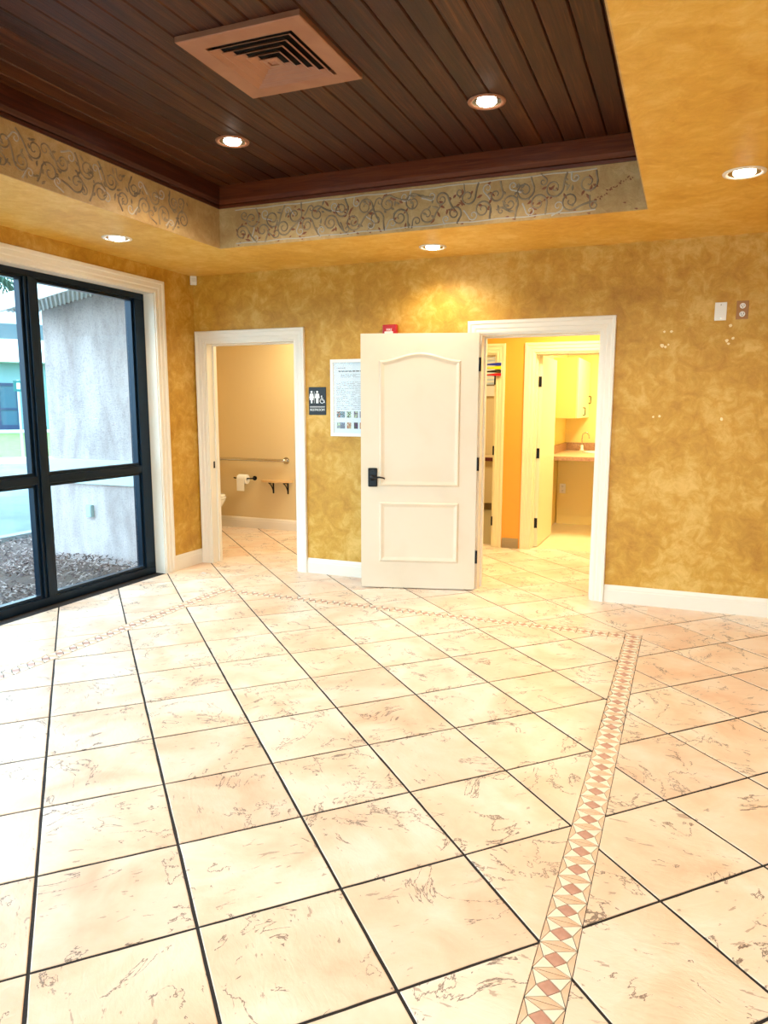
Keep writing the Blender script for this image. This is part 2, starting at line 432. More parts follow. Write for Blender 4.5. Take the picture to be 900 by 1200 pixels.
REG = [(0, SX0, YB, WT/2), (SX1, XR, YB, WT/2), (SX0, SX1, SY1, WT/2), (SI0, SI1, YB, SIY),
       (-1.3, 1.1, WT/2, 1.79), (1.25, XR, WT/2, 1.87)]
def fullmesh(k):
    rnd = random.Random(k); h = TS/2-J; pts = []
    for s in range(4):
        for t in range(6):
            u = -h+2*h*t/6; j = rnd.choice((0, 0, .0006, .0003, .0013)) if t else 0
            p = (u, -h+j); a = s*PI/2
            pts.append((p[0]*math.cos(a)-p[1]*math.sin(a), p[0]*math.sin(a)+p[1]*math.cos(a)))
    b = B(); prism(b, pts, -.0035, 0, bevel=.002)
    me = bpy.data.meshes.new('floor_tile'); b.normal_update(); b.to_mesh(me); b.free(); me.materials.append(M_tile); return me
FM = [fullmesh(k) for k in range(5)]
def project(x, y, z=0):
    d = Vector((x, y, z))-M.translation; zz = d.dot(fw)
    if zz < .1: return (9e9, 9e9)
    return (460.75+FPX*d.dot(r2)/zz, 606.22-FPX*d.dot(u2)/zz)
def seen(poly, mg=60):
    for p in poly:
        q = project(*p)
        if -mg < q[0] < 900+mg and 0 < q[1] < 1200+mg: return True
    return False
rest = B(); ntile = 0
for i in range(-30, 32):
    for j in range(-30, 32):
        c = Vector((OX, OY))+e1*((i+.5)*TS)+e2*((j+.5)*TS)
        if not (-2 < c.x < XR+.5 and YB-.5 < c.y < 2.3): continue
        h = TS/2-J
        sq = [tuple(c+e1*(a*h)+e2*(q*h)) for a, q in ((-1, -1), (1, -1), (1, 1), (-1, 1))]
        for rg in REG:
            pc = rect(sq, *rg)
            if len(pc) < 3 or area(pc) < 1.5e-4: continue
            full = area(pc) > 4*h*h*.9999
            doorgap = rg[2] == WT/2
            if seen(pc) and ntile < 300 and (rg[2] != WT/2 or c.y < 2.0):
                ntile += 1
                if full:
                    o = bpy.data.objects.new('floor_tile', random.choice(FM)); C.objects.link(o); o.parent = floor
                    o.location = (c.x, c.y, random.uniform(-.0006, .0002)); o.rotation_euler.z = GA+random.randrange(4)*PI/2
                else:
                    b = B(); prism(b, [(p[0]-c.x, p[1]-c.y) for p in pc], -.0035, 0, bevel=.0015)
                    obj('floor_tile', b, M_tile, floor, (c.x, c.y, 0))
            else: prism(rest, pc, -.0035, 0, bevel=.0015)
o = obj('floor_tile', rest, M_tile, floor); o['kind'] = 'stuff'
print('tiles', ntile)
# mosaic cells: one rose diamond, four cream, two edge and two lens triangles
CELL = [(M_mrose, [(.20, .5), (.47, .23), (.80, .5), (.53, .77)]),
        (M_mcream, [(0, 0), (.20, .5), (.47, .23)]), (M_mcream, [(.47, .23), (.80, .5), (1, 0)]),
        (M_mcream, [(0, 1), (.53, .77), (.20, .5)]), (M_mcream, [(.53, .77), (1, 1), (.80, .5)]),
        (M_mpeach, [(0, 0), (0, 1), (.20, .5)]), (M_mpeach, [(1, 0), (.80, .5), (1, 1)]),
        (M_mpeach, [(0, 0), (.47, .23), (1, 0)]), (M_mpeach, [(0, 1), (1, 1), (.53, .77)])]
def shrink(poly, g):
    n = len(poly); out = []
    ar = sum(poly[i][0]*poly[(i+1) % n][1]-poly[(i+1) % n][0]*poly[i][1] for i in range(n))
    if ar < 0: poly = poly[::-1]
    L = []
    for i in range(n):
        p, q = poly[i], poly[(i+1) % n]; dx, dy = q[0]-p[0], q[1]-p[1]; l = math.hypot(dx, dy)
        nx, ny = dy/l, -dx/l; L.append((nx, ny, nx*p[0]+ny*p[1]-g))
    res = list(poly)
    for c in L:
        res = clip(res, *c)
        if len(res) < 3: return []
    return res
P = .0985
nm = 0; far = [B(), B(), B()]; MM = [M_mcream, M_mpeach, M_mrose]; MESH = {}
def strip(fn, n, near):
    global nm
    for k in range(n):
        for q, (m_, poly) in enumerate(CELL):
            pts = [fn(k, u, v) for u, v in poly]
            pts = shrink(pts, .0011 if near(k) else .0020)
            if len(pts) < 3: continue
            if near(k) and nm < 300:
                nm += 1
                cx = sum(p[0] for p in pts)/len(pts); cy = sum(p[1] for p in pts)/len(pts)
                o_ = None
                if q in MESH:
                    o_ = bpy.data.objects.new('mosaic_piece', MESH[q]); C.objects.link(o_); o_.parent = floor; o_.location = (cx, cy, 0)
                else:
                    b = B(); prism(b, [(p[0]-cx, p[1]-cy) for p in pts], -.0035, .0002)
                    o_ = obj('mosaic_piece', b, m_, floor, (cx, cy, 0)); MESH[q] = o_.data
            else: prism(far[MM.index(m_)], pts, -.0035, .0002)
MX0, MX1 = SI1+.001, SX1-.001
n_r = 46
strip(lambda k, u, v: (MX0+(MX1-MX0)*u, SY1-.001-.001-P*(k+v)), n_r, lambda k: project(3.78, SY1-P*k)[1] > 850 and project(3.78, SY1-P*k)[1] < 1250)
strip(lambda k, u, v: (SX0+.104+(SI1-SX0-.104)/30*(k+v), SIY+.001+.1*u), 30, lambda k: False)
strip(lambda k, u, v: (SX0+.001+.1*u, SY1-.002-P*(k+v)), 60, lambda k: False)
for b, m_ in zip(far, MM):
    o = obj('mosaic_piece', b, m_, floor); o['kind'] = 'stuff'

# ---------------------------------------------------------------- baseboards and casings
def base_prof(h): return [(0, 0), (.014, 0), (.014, h*.68), (.011, h*.74), (.012, h*.80), (.008, h*.92), (.004, h), (0, h)]
def baseboard(name, a, c, out, h=.128, m=M_white, label=None):
    b = B(); sweep(b, base_prof(h), [(Vector(a), Vector(out), Z0), (Vector(c), Vector(out), Z0)])
    return struct(name, b, m, label, 'baseboard')
baseboard('baseboard_left', (0, -.398, 0), (0, -.0, 0), (1, 0, 0), label='short white baseboard between the window casing and the restroom door')
baseboard('baseboard_back', (1.083, 0, 0), (2.464, 0, 0), (0, -1, 0), label='white baseboard between the restroom opening and the open door')
baseboard('baseboard_back_right', (3.524, 0, 0), (XR, 0, 0), (0, -1, 0), label='white baseboard on the ochre wall right of the hall opening')
baseboard('baseboard_right', (XR, YB, 0), (XR, -.015, 0), (-1, 0, 0), label='white baseboard along the right wall')
baseboard('baseboard_restroom', (-1.3, 1.79, 0), (1.1, 1.79, 0), (0, -1, 0), h=.125, label='white baseboard on the tan restroom wall')
baseboard('baseboard_hall', (2.345, 1.75, 0), (2.51, 1.75, 0), (0, -1, 0), h=.10, m=M_taupe, label='taupe baseboard below the orange wall strip')
def casing(name, x0, x1, z1, yf, d, label, cw=.092, out=-1, m=M_white, depth=WT, jamb=True):
    """profiled casing round opening x0..x1, 0..z1 on wall face y=yf"""
    b = B()
    pr = [(0, 0), (0, .010), (.012, .013), (.030, .012), (.036, .017), (cw-.030, .018), (cw-.022, .024), (cw-.004, .024), (cw, .018), (cw, 0)]
    o = Vector((0, out, 0)); s = .004
    def pt(x, z, dx, dz): return (Vector((x, yf, z)), Vector((dx, 0, dz)), o)
    path = [pt(x0+s, 0, -1, 0), pt(x0+s, z1-s, -1, 1), pt(x1-s, z1-s, 1, 1), pt(x1-s, 0, 1, 0)]
    sweep(b, pr, path)
    if jamb:
        yb = yf-out*depth; y0, y1 = min(yf, yb), max(yf, yb)
        box(b, x0, y0, 0, x0+.018, y1, z1); box(b, x1-.018, y0, 0, x1, y1, z1); box(b, x0+.018, y0, z1-.018, x1-.018, y1, z1)
        ys = (y0+y1)/2+.012
        box(b, x0+.018, ys, 0, x0+.030, ys+.035, z1-.018); box(b, x1-.030, ys, 0, x1-.018, ys+.035, z1-.018); box(b, x0+.03, ys, z1-.03, x1-.03, ys+.035, z1-.018)
    return struct(name, b, m, label, 'door casing')
t1 = casing('trim_1', .10, .996, 1.95, 0, 1, 'white moulded casing around the restroom doorway')
t2 = casing('trim_2', 2.551, 3.435, 1.94, 0, 1, 'white moulded casing around the doorway to the yellow hall')
t3 = casing('trim_3', 2.615, 3.48, 1.925, 1.75, 1, 'cream casing around the doorway to the sink room', m=M_ivory, depth=.12)
t4 = casing('trim_4', 1.38, 2.25, 1.925, 1.75, 1, 'cream casing around the doorway with the coloured flags', m=M_ivory, depth=.12)
# strike plates
b = B(); box(b, .119, .045, .855, .1215, .065, .915); obj('strike_plate', b, M_blackmetal, t1)
b = B(); box(b, 3.4135, .03, .86, 3.417, .055, .92); obj('strike_plate', b, M_steel, t2)
for z in (.22, .93, 1.62):
    b = B(); cyl(b, (2.237, 1.742, z), .008, .09, seg=10); box(b, 2.2285, 1.745, z, 2.2325, 1.80, z+.09); obj('hinge', b, M_blackmetal, t4)

# window casing on the left wall (three sides) with a plain reveal
b = B()
cw = .098
pr = [(0, 0), (0, .012), (.012, .015), (.030, .014), (.038, .020), (cw-.032, .021), (cw-.024, .028), (cw-.004, .028), (cw, .020), (cw, 0)]
ox = Vector((1, 0, 0))
sweep(b, pr, [(Vector((0, -.504, 0)), Vector((0, 1, 0)), ox), (Vector((0, -.504, 2.296)), Vector((0, 1, 1)), ox),
              (Vector((0, -6.896, 2.296)), Vector((0, -1, 1)), ox), (Vector((0, -6.896, 0)), Vector((0, -1, 0)), ox)])
box(b, -.10, -.512, 0, 0, -.5, 2.30); box(b, -.10, -6.9, 2.288, 0, -.512, 2.30); box(b, -.10, -6.9, 0, 0, -6.888, 2.288)
struct('trim_5', b, M_white, 'wide white moulded casing around the large black framed window', 'window casing')

# ---------------------------------------------------------------- big window
win = sempty('window_1', 'large black aluminium framed window with a horizontal bar, looking out on mulch and parking', 'window')
def fpart(name, *a, bev=.004, m=M_frame):
    b = B(); box(b, *a, bev=bev); return obj(name, b, m, win)
fpart('bottom_rail', -.20, -6.9, 0, -.098, -.512, .060); fpart('top_rail', -.20, -6.9, 2.245, -.10, -.512, 2.288)
fpart('stile', -.20, -.620, .06, -.10, -.512, 2.245); fpart('stile', -.20, -6.888, .06, -.10, -6.79, 2.245)
ms = [-1.610-1.045*k for k in range(5)]  # run of bays lengthened out of view to let in more daylight
for y in ms:
    fpart('mullion', -.19, y-.052, .06, -.10, y+.052, 2.245)
    fpart('mullion_cap', -.10, y-.028, .06, -.088, y+.028, 2.245, bev=.003)
edges = [-.620]+[e for y in ms for e in (y+.052, y-.052)]+[-6.79]
for k in range(0, len(edges), 2):
    ya, yb_ = edges[k], edges[k+1]
    fpart('crossbar', -.185, yb_, .862, -.10, ya, .918)
    for z0, z1 in ((.06, .862), (.918, 2.245)):
        b = B()     # glazing bead ring
        for q in ((yb_, z0, ya, z0+.022), (yb_, z1-.022, ya, z1), (yb_, z0+.022, yb_+.022, z1-.022), (ya-.022, z0+.022, ya, z1-.022)):
            box(b, -.165, q[0], q[1], -.118, q[2], q[3])
        obj('glazing_bead', b, M_frame, win)
        b = B(); box(b, -.146, yb_+.004, z0+.004, -.140, ya-.004, z1-.004); obj('glass_pane', b, M_glass, win)
# glazing added behind the viewer, out of view, to let in fill daylight
win2 = sempty('window_added_rear', 'black framed glazing added behind the viewer to let in fill daylight', 'window')
for x in (.5, 1.9, 3.3, 4.7, 6.04):
    b = B(); box(b, x, YB-.15, 0, x+.06, YB-.05, 2.4); obj('mullion', b, M_frame, win2)
for z in (0, 2.34):
    for x in (.56, 1.96, 3.36, 4.76):
        b = B(); box(b, x, YB-.15, z, x+1.34-(.06 if x > 4 else 0), YB-.05, z+.06); obj('rail', b, M_frame, win2)
for x in (.56, 1.96, 3.36, 4.76):
    b = B(); box(b, x, YB-.103, .06, x+1.34-(.06 if x > 4 else 0), YB-.097, 2.34); obj('glass_pane', b, M_glass, win2)

# ---------------------------------------------------------------- doors
def loops_face(b, outline, holes_prof, f):
    """raised-panel moulding: loops of outline shrunk towards its centre, each with a depth"""
    n = len(outline); prev = None; first = None
    for ins, dep in holes_prof:
        pts = inset(outline, ins); ring = [b.verts.new(f(x, z, dep)) for x, z in pts]
        if prev:
            for i in range(n): b.faces.new((prev[i], prev[(i+1) % n], ring[(i+1) % n], ring[i]))
        else: first = ring
        prev = ring
    b.faces.new(prev); return first
def inset(poly, d):
    n = len(poly); out = []
    for i in range(n):
        a, p, c = poly[i-1], poly[i], poly[(i+1) % n]
        def nrm(q, r):
            dx, dy = r[0]-q[0], r[1]-q[1]; l = math.hypot(dx, dy); return (-dy/l, dx/l)
        n1, n2 = nrm(a, p), nrm(p, c); sx_, sy_ = n1[0]+n2[0], n1[1]+n2[1]; k = sx_*n1[0]+sy_*n1[1]
        out.append((p[0]+sx_*d/k, p[1]+sy_*d/k))
    return out
MP = [(0, 0), (.004, -.002), (.010, -.010), (.016, -.011), (.036, -.003), (.042, -.002)]
def door_leaf(parent, W, Hh, m, th=.042):
    """leaf in local coords: x 0..W from hinge, y front at 0 (towards -y), thickness to +y"""
    x0, x1 = .128, W-.140
    top = [(x1, 1.742), *[(x1-(x1-x0)*t/16, 1.742+.058*(.5-.5*math.cos(2*PI*t/16))) for t in range(1, 16)], (x0, 1.742)]
    up_ = [(x0, .800), (x1, .800)]+top
    lo_ = [(x0, .212), (x1, .212), (x1, .680), (x0, .680)]
    b = B()
    for sgn, yy in ((-1, 0), (1, th)):
        f = lambda x, z, d: (x, yy-sgn*d, z)
        rings = [loops_face(b, o, MP, f) for o in (up_, lo_)]
        outer = [b.verts.new(f(x, z, 0)) for x, z in ((0, .008), (W, .008), (W, Hh), (0, Hh))]
        es = []
        for r in rings+[outer]:
            for i in range(len(r)):
                e = b.edges.get((r[i], r[(i+1) % len(r)])) or b.edges.new((r[i], r[(i+1) % len(r)])); es.append(e)
        bmesh.ops.triangle_fill(b, edges=es, use_beauty=True)
        if sgn == -1: fo = outer
    for i in range(4): b.faces.new((fo[i], fo[(i+1) % 4], outer[(i+1) % 4], outer[i]))
    bmesh.ops.recalc_face_normals(b, faces=b.faces)
    return obj('door_leaf', b, m, parent)
d1 = sempty('door_1', 'white two panel door with an arched upper panel standing open, lettered CHECK OUT', 'door', (2.556, -.030, 0), math.atan2(-.238, -.85))
# local x runs from hinge to free edge; with this rotation local +y faces the viewer
DW = .878
leaf = door_leaf(d1, DW, 1.937, M_door)
TH = .042
for z in (.215, .925, 1.66):
    b = B(); cyl(b, (-.010, TH*.8+.006, z), .0085, .10, seg=12); box(b, -.006, .004, z, .001, TH-.002, z+.10)
    obj('hinge', b, M_blackmetal, d1)
b = B(); box(b, .752, TH, .795, .822, TH+.012, .938, bev=.008)
kb = obj('lock_plate', b, M_blackmetal, d1)
b = B(); cyl(b, (.787, TH+.012, .865), .022, .012, 'y', seg=20); cyl(b, (.787, TH+.02, .865), .010, .035, 'y', seg=14)
tube(b, [(.787, TH+.05, .865), (.76, TH+.055, .868), (.73, TH+.055, .872), (.70, TH+.052, .867), (.688, TH+.05, .860)], [.009, .0085, .007, .006, .005])
obj('lever_handle', b, M_blackmetal, kb, smooth=True)
b = B(); cyl(b, (.787, TH+.012, .912), .012, .006, 'y', seg=18); obj('thumb_turn', b, M_blackmetal, kb)
b = B(); box(b, .752, -.012, .795, .822, 0, .938, bev=.008); kb2 = obj('lock_plate', b, M_blackmetal, d1)
b = B(); cyl(b, (.787, -.045, .865), .010, .035, 'y', seg=14); tube(b, [(.787, -.045, .865), (.74, -.05, .87), (.69, -.045, .862)], .008); obj('lever_handle', b, M_blackmetal, kb2)

# lettering on the door: bold serif capitals drawn as polygons, cap height 1
def serif_letter(ch):
    R = lambda x0, y0, x1, y1: [(x0, y0), (x1, y0), (x1, y1), (x0, y1)]
    s = .055
    if ch == 'H': return .86, [R(.13, s, .31, 1-s), R(.55, s, .73, 1-s), R(.31, .46, .55, .54), R(.04, 0, .40, s), R(.04, 1-s, .40, 1), R(.46, 0, .82, s), R(.46, 1-s, .82, 1)]
    if ch == 'E': return .74, [R(.13, s, .31, 1-s), R(.04, 0, .68, s), R(.04, 1-s, .65, 1), R(.31, .47, .46, .53), R(.46, .36, .51, .64),
                               [(.68, .0), (.70, .28), (.66, .28), (.52, s), (.52, 0)], [(.65, 1), (.52, 1), (.52, 1-s), (.62, .75), (.66, .75)]]
    if ch == 'K': return .88, [R(.13, s, .31, 1-s), R(.04, 0, .40, s), R(.04, 1-s, .40, 1), [(.31, .36), (.40, .42), (.72, .93), (.60, .93)],
                               [(.38, .55), (.64, s), (.86, s), (.50, .63)], R(.52, 0, .90, s), R(.50, 1-s, .80, 1)]
    if ch == 'T': return .76, [R(.29, s, .47, 1-s), R(.18, 0, .58, s), R(.03, 1-s, .73, 1), [(.03, 1-s), (.03, .73), (.07, .73), (.17, 1-s)], [(.73, 1-s), (.59, 1-s), (.69, .73), (.73, .73)]]
    if ch == 'U':
        arc = lambda rx, ry, cx, cy, n=12: [(cx-rx*math.cos(PI*k/n), cy-ry*math.sin(PI*k/n)) for k in range(n+1)]
        o_, i_ = arc(.295, .34, .425, .34), arc(.165, .25, .475, .34)
        polys = [R(.13, .34, .31, 1-s), R(.64, .34, .72, 1-s), R(.04, 1-s, .40, 1), R(.54, 1-s, .82, 1)]
        for k in range(12): polys.append([o_[k], o_[k+1], i_[k+1], i_[k]])
        return .86, polys
    if ch in 'OC':
        n = 28; polys = []
        a0, a1 = (0, 2*PI) if ch == 'O' else (.20*PI, 1.80*PI)
        for k in range(n):
            A, Bq = a0+(a1-a0)*k/n, a0+(a1-a0)*(k+1)/n
            f = lambda a, rx, ry: (.42+rx*math.cos(a), .5+ry*math.sin(a))
            polys.append([f(A, .39, .52), f(Bq, .39, .52), f(Bq, .205, .455), f(A, .205, .455)])
        if ch == 'C': polys += [R(.70, .66, .76, 1.0), [(.70, .22), (.76, .22), (.74, .12), (.66, .06)]]
        return .84 if ch == 'O' else .82, polys
def letters(txt, h, f, b, track=.03):
    x = 0
    for ch in txt:
        wd_, polys = serif_letter(ch)
        for p in polys:
            if sum(p[i][0]*p[(i+1) % len(p)][1]-p[(i+1) % len(p)][0]*p[i][1] for i in range(len(p))) < 0: p = p[::-1]
            prism(b, [((x+q[0])*h, q[1]*h) for q in p], 0, .0008, f)
        x += wd_+track
    return x*h
def text_on_door(txt, xc, zb, h):
    b = B(); wd_ = letters(txt, h, lambda x, y, z: (0, 0, 0), B())
    letters(txt, h, lambda x, y, z: (xc+wd_/2-x, TH+.003+z-.0005, zb+y), b)   # text runs from free edge towards the hinge
    bmesh.ops.recalc_face_normals(b, faces=b.faces)
    return obj('door_lettering', b, M_vinyl, d1)
text_on_door('CHECK', .415, 1.545, .066)
text_on_door('OUT', .420, 1.470, .058)
b = B()
arrow = [(.545, 1.431), (.445, 1.466), (.462, 1.445), (.285, 1.445), (.285, 1.417), (.462, 1.417), (.445, 1.396)]
prism(b, [(-x, z) for x, z in arrow], 0, .0008, lambda x, y, z: (-x, TH+.003+z-.0005, y)); bmesh.ops.recalc_face_normals(b, faces=b.faces)
obj('arrow_decal', b, M_vinyl, d1)
# the recessed panel field is 2 mm back; decals sit on it
for o in d1.children:
    if o.name.startswith(('door_lettering', 'arrow_decal')): o.location.y = -.0045

# sink-room door, opened 90 degrees into the room
d2 = sempty('door_2', 'cream door standing open against the left wall of the sink room', 'door', (2.678, 1.876, 0), PI/2)
b = B(); box(b, 0, -.0, .01, .82, .04, 1.90, bev=.002); obj('door_leaf', b, M_ivory, d2)
for z in (.20, .90, 1.60):
    b = B(); cyl(b, (-.009, .034, z), .009, .10, seg=12); box(b, -.006, .006, z, .0, .034, z+.10); obj('hinge', b, M_blackmetal, d2)
# restroom: rear rooms shells ---------------------------------------------------
b = B()
box(b, -1.45, -.0, -.1, -.2, WT, 3); box(b, -1.45, WT, -.1, -1.3, 2.0, 3); box(b, -1.3, 1.79, -.1, 1.1, 1.99, 3)
box(b, 1.1, WT, -.0, 1.25, 1.99, 3)
for v in b.verts: pass
struct('wall_restroom', b, M_tan, 'tan painted restroom walls with a handrail')
# hall far wall with two openings
b = B()
for x0, x1, z0 in ((1.25, 1.38, 0), (2.25, 2.615, 0), (3.48, XR, 0), (1.38, 2.25, 1.925), (2.615, 3.48, 1.925)):
    box(b, x0, 1.75, z0, x1, 1.87, 3)
struct('wall_hall', b, M_orange, 'orange painted wall strip between the two cream doorways')
b = B(); box(b, XR, 0, 0, XR+.2, 5, 3); struct('wall_hall_end', b, M_cream, 'pale yellow wall closing the hall')
b = B(); box(b, 1.25, WT, 0, 2.551, WT+.006, 2.5); box(b, 3.435, WT, 0, XR, WT+.006, 2.5); box(b, 2.551, WT, 1.95, 3.435, WT+.006, 2.5)
struct('wall_hall_near', b, M_cream, 'pale yellow hall side of the partition')
b = B(); box(b, -1.45, 0, 2.5, XR+.2, 5.2, 2.6); struct('ceiling_back_rooms', b, M_white, 'white ceiling of the rooms beyond the back wall', 'ceiling')
b = B()
box(b, 2.40, 1.87, 0, 2.58, 4.1, 2.5); box(b, 2.40, 4.1, 0, 4.5, 4.25, 2.5); box(b, 4.5, 1.87, 0, 4.65, 4.25, 2.5)
box(b, 2.59, 3.55, 0, 4.5, 3.60, .80)
struct('wall_sink_room', b, M_cream, 'pale yellow walls of the sink room beyond the hall')
b = B(); box(b, 2.58, 1.87, -.1, 4.5, 4.1, -.001); struct('floor_sink_room', b, M_sheet, 'cream sheet floor of the sink room', 'floor')
b = B(); box(b, 2.6, 3.538, 0, 4.5, 3.55, .10); struct('baseboard_sink_room', b, M_cream, 'cream cove base under the sink counter', 'baseboard')
b = B()
box(b, .8, 1.99, 0, .95, 4.9, 2.5); box(b, .8, 4.75, 0, 2.55, 4.9, 2.5); box(b, .95, 1.87, 0, 1.38, 1.99, 2.5); box(b, 2.385, 1.87, 0, 2.40, 4.75, 2.5)
struct('wall_flag_room', b, M_tan, 'tan walls of the far room behind the flag doorway')
b = B(); box(b, .95, 1.87, -.1, 2.4, 4.75, -.001); struct('floor_flag_room', b, mat('olive_sheet_floor', (.42, .33, .16), .4), 'olive sheet floor of the far room', 'floor')
b = B(); box(b, .95, 4.735, 0, 2.38, 4.75, .10); struct('baseboard_flag_room', b, M_taupe, 'taupe cove base in the far room', 'baseboard')

# ================================================================ THINGS
# recessed downlights
def downlight(x, y, z, label, power, r=.075, spot=True, grp='recessed downlights'):
    t = thing('recessed_downlight', label, 'ceiling light', (x, y, z), 0, grp)
    b = B(); lathe(b, [(r+.022, -.001), (r+.020, -.006), (r+.006, -.008), (r, -.004), (r-.004, -.002)], seg=36); obj('trim_ring', b, M_copper if z > 2.6 else M_white, t, smooth=True)
    b = B(); lathe(b, [(r-.002, -.003), (r-.012, -.0015), (.001, -.001)], seg=36); obj('reflector', b, M_chrome, t, smooth=True)
    b = B(); lathe(b, [(.001, -.020), (.022, -.0185), (.042, -.012), (.050, -.004), (.050, -.0025)], seg=28); obj('lamp', b, M_bulb, t, smooth=True)
    ld = bpy.data.lights.new('downlight_lamp', 'SPOT'); ld.energy = power; ld.color = (1, .86, .66); ld.spot_size = math.radians(150); ld.spot_blend = .7; ld.shadow_soft_size = .045
    lo = bpy.data.objects.new('downlight_lamp', ld); C.objects.link(lo); lo.parent = t; lo.location = (0, 0, -.055)
    return t
for x, y, z, lb, p in (
    (1.485, -1.56, HC, 'round recessed light in the dark planks, left of the air vent', 95),
    (2.99, -1.56, HC, 'round recessed light in the dark planks, right of the air vent', 95),
    (.435, -1.37, H, 'round recessed light in the ochre soffit above the window', 45),
    (2.30, -.362, H, 'round recessed light in the ochre soffit above the open door', 55),
    (4.197, -1.354, H, 'round recessed light in the ochre soffit at the right edge', 60),
    (1.47, -3.7, HC, 'round recessed light in the planks behind the vent, left', 95),
    (2.97, -3.7, HC, 'round recessed light in the planks behind the vent, right', 95),
    (.43, -3.5, H, 'round recessed light in the soffit above the middle window panes', 45),
    (4.5, -4.0, H, 'round recessed light in the soffit beside the viewer', 80),
    (5.6, -2.6, H, 'round recessed light in the soffit near the right wall', 80),
    (2.3, -6.6, H, 'round recessed light added in the unseen rear soffit for fill, left', 80),  # this rear pair is added behind the viewer as fill light
    (4.6, -6.6, H, 'round recessed light added in the unseen rear soffit for fill, right', 80)):
    downlight(x, y, z, lb, p*.62)

# air vent
vx0, vx1, vy0, vy1 = 1.948, 2.537, -2.655, -2.068
v = thing('air_vent', 'square copper coloured ceiling air diffuser with nested louvres in the planks', 'vent', ((vx0+vx1)/2, (vy0+vy1)/2, HC))
hw = (vx1-vx0)/2
def sqring(b, pr):
    rings = [[b.verts.new((sx_*a, sy_*a, z)) for sx_, sy_ in ((-1, -1), (1, -1), (1, 1), (-1, 1))] for a, z in pr]
    for r, s in zip(rings, rings[1:]):
        for k in range(4): b.faces.new((r[k], r[(k+1) % 4], s[(k+1) % 4], s[k]))
    return b
b = B(); sqring(b, [(hw, 0), (hw, -.022), (hw-.004, -.025), (hw-.085, -.025), (hw-.088, -.022), (hw-.088, -.001)]); bmesh.ops.recalc_face_normals(b, faces=b.faces); obj('frame', b, M_copper, v)
b = B(); box(b, -hw+.05, -hw+.05, -.0015, hw-.05, hw-.05, -.0005); obj('duct_shade_sheet', b, M_dark, v)  # flat black sheet stands in for the darkness inside the duct
a = hw-.095
for k in range(5):      # louvre cones, each sloping outward and down
    a0 = a-.038*k; b = B()
    sqring(b, [(a0-.033, -.010), (a0-.003, -.031), (a0, -.031), (a0-.030, -.009), (a0-.033, -.010)])
    obj('louvre', b, M_copper, v)
b = B(); sqring(b, [(.020, -.030), (.020, -.024), (.0, -.016)]); sqring(b, [(.036, -.028), (.020, -.030)]); obj('centre_cap', b, M_copper, v)

# motion sensor in the corner
s = thing('motion_sensor', 'small white motion sensor high in the left corner by the ceiling', 'sensor', (.028, -.028, 2.425), PI/4)
b = B(); box(b, -.026, -.018, 0, .026, .014, .072, bev=.004); obj('housing', b, M_plastic, s)
b = B(); box(b, -.018, -.0205, .022, .018, -.018, .054, bev=.001); obj('lens', b, mat('milky_lens', (.75, .74, .68), .3), s)

# restroom sign
sg = thing('restroom_sign', 'black restroom sign with man, woman and wheelchair pictograms', 'sign', (1.195, -.001, 1.333))
b = B(); box(b, -.079, -.006, 0, .079, 0, .224, bev=.003); obj('sign_plate', b, M_vinyl, sg)
MW = mat('sign_white', (.9, .9, .9), .5)
def SP(b, poly):
    ar = sum(poly[i][0]*poly[(i+1) % len(poly)][1]-poly[(i+1) % len(poly)][0]*poly[i][1] for i in range(len(poly)))
    if ar < 0: poly = poly[::-1]
    prism(b, poly, .006, .0075, lambda x, y, z: (x, -z, y))
def circ(cx, cy, r, n=16): return [(cx+r*math.cos(2*PI*k/n), cy+r*math.sin(2*PI*k/n)) for k in range(n)]
b = B(); SP(b, circ(-.052, .185, .0095)); SP(b, [(-.066, .172), (-.038, .172), (-.030, .135), (-.036, .134), (-.040, .150), (-.034, .120), (-.045, .120), (-.045, .094), (-.059, .094), (-.059, .120), (-.070, .120), (-.064, .150), (-.068, .134), (-.074, .135)])
obj('woman_pictogram', b, MW, sg)
b = B(); SP(b, circ(.000, .185, .0095)); SP(b, [(-.016, .172), (.016, .172), (.022, .135), (.013, .135), (.011, .155), (.011, .094), (-.011, .094), (-.011, .155), (-.013, .135), (-.022, .135)])
obj('man_pictogram', b, MW, sg)
b = B(); SP(b, [(-.028, .095), (-.026, .095), (-.026, .190), (-.028, .190)]); obj('divider', b, MW, sg)
b = B(); SP(b, circ(.040, .150, .006, 12))
for k in range(18):
    A, A2 = PI*.75+PI*1.35*k/18, PI*.75+PI*1.35*(k+1)/18
    SP(b, [(.044+.021*math.cos(A), .113+.021*math.sin(A)), (.044+.021*math.cos(A2), .113+.021*math.sin(A2)), (.044+.016*math.cos(A2), .113+.016*math.sin(A2)), (.044+.016*math.cos(A), .113+.016*math.sin(A))])
SP(b, [(.037, .143), (.042, .143), (.044, .118), (.039, .118)]); SP(b, [(.039, .118), (.060, .118), (.060, .123), (.039, .123)]); SP(b, [(.056, .120), (.062, .120), (.070, .100), (.064, .098)]); SP(b, [(.042, .132), (.056, .132), (.056, .136), (.042, .136)])
obj('wheelchair_pictogram', b, MW, sg)
b = B(); SP(b, [(-.068, .066), (.068, .066), (.068, .069), (-.068, .069)]); SP(b, [(-.068, .058), (.068, .058), (.068, .060), (-.068, .060)]); obj('braille_line', b, MW, sg)
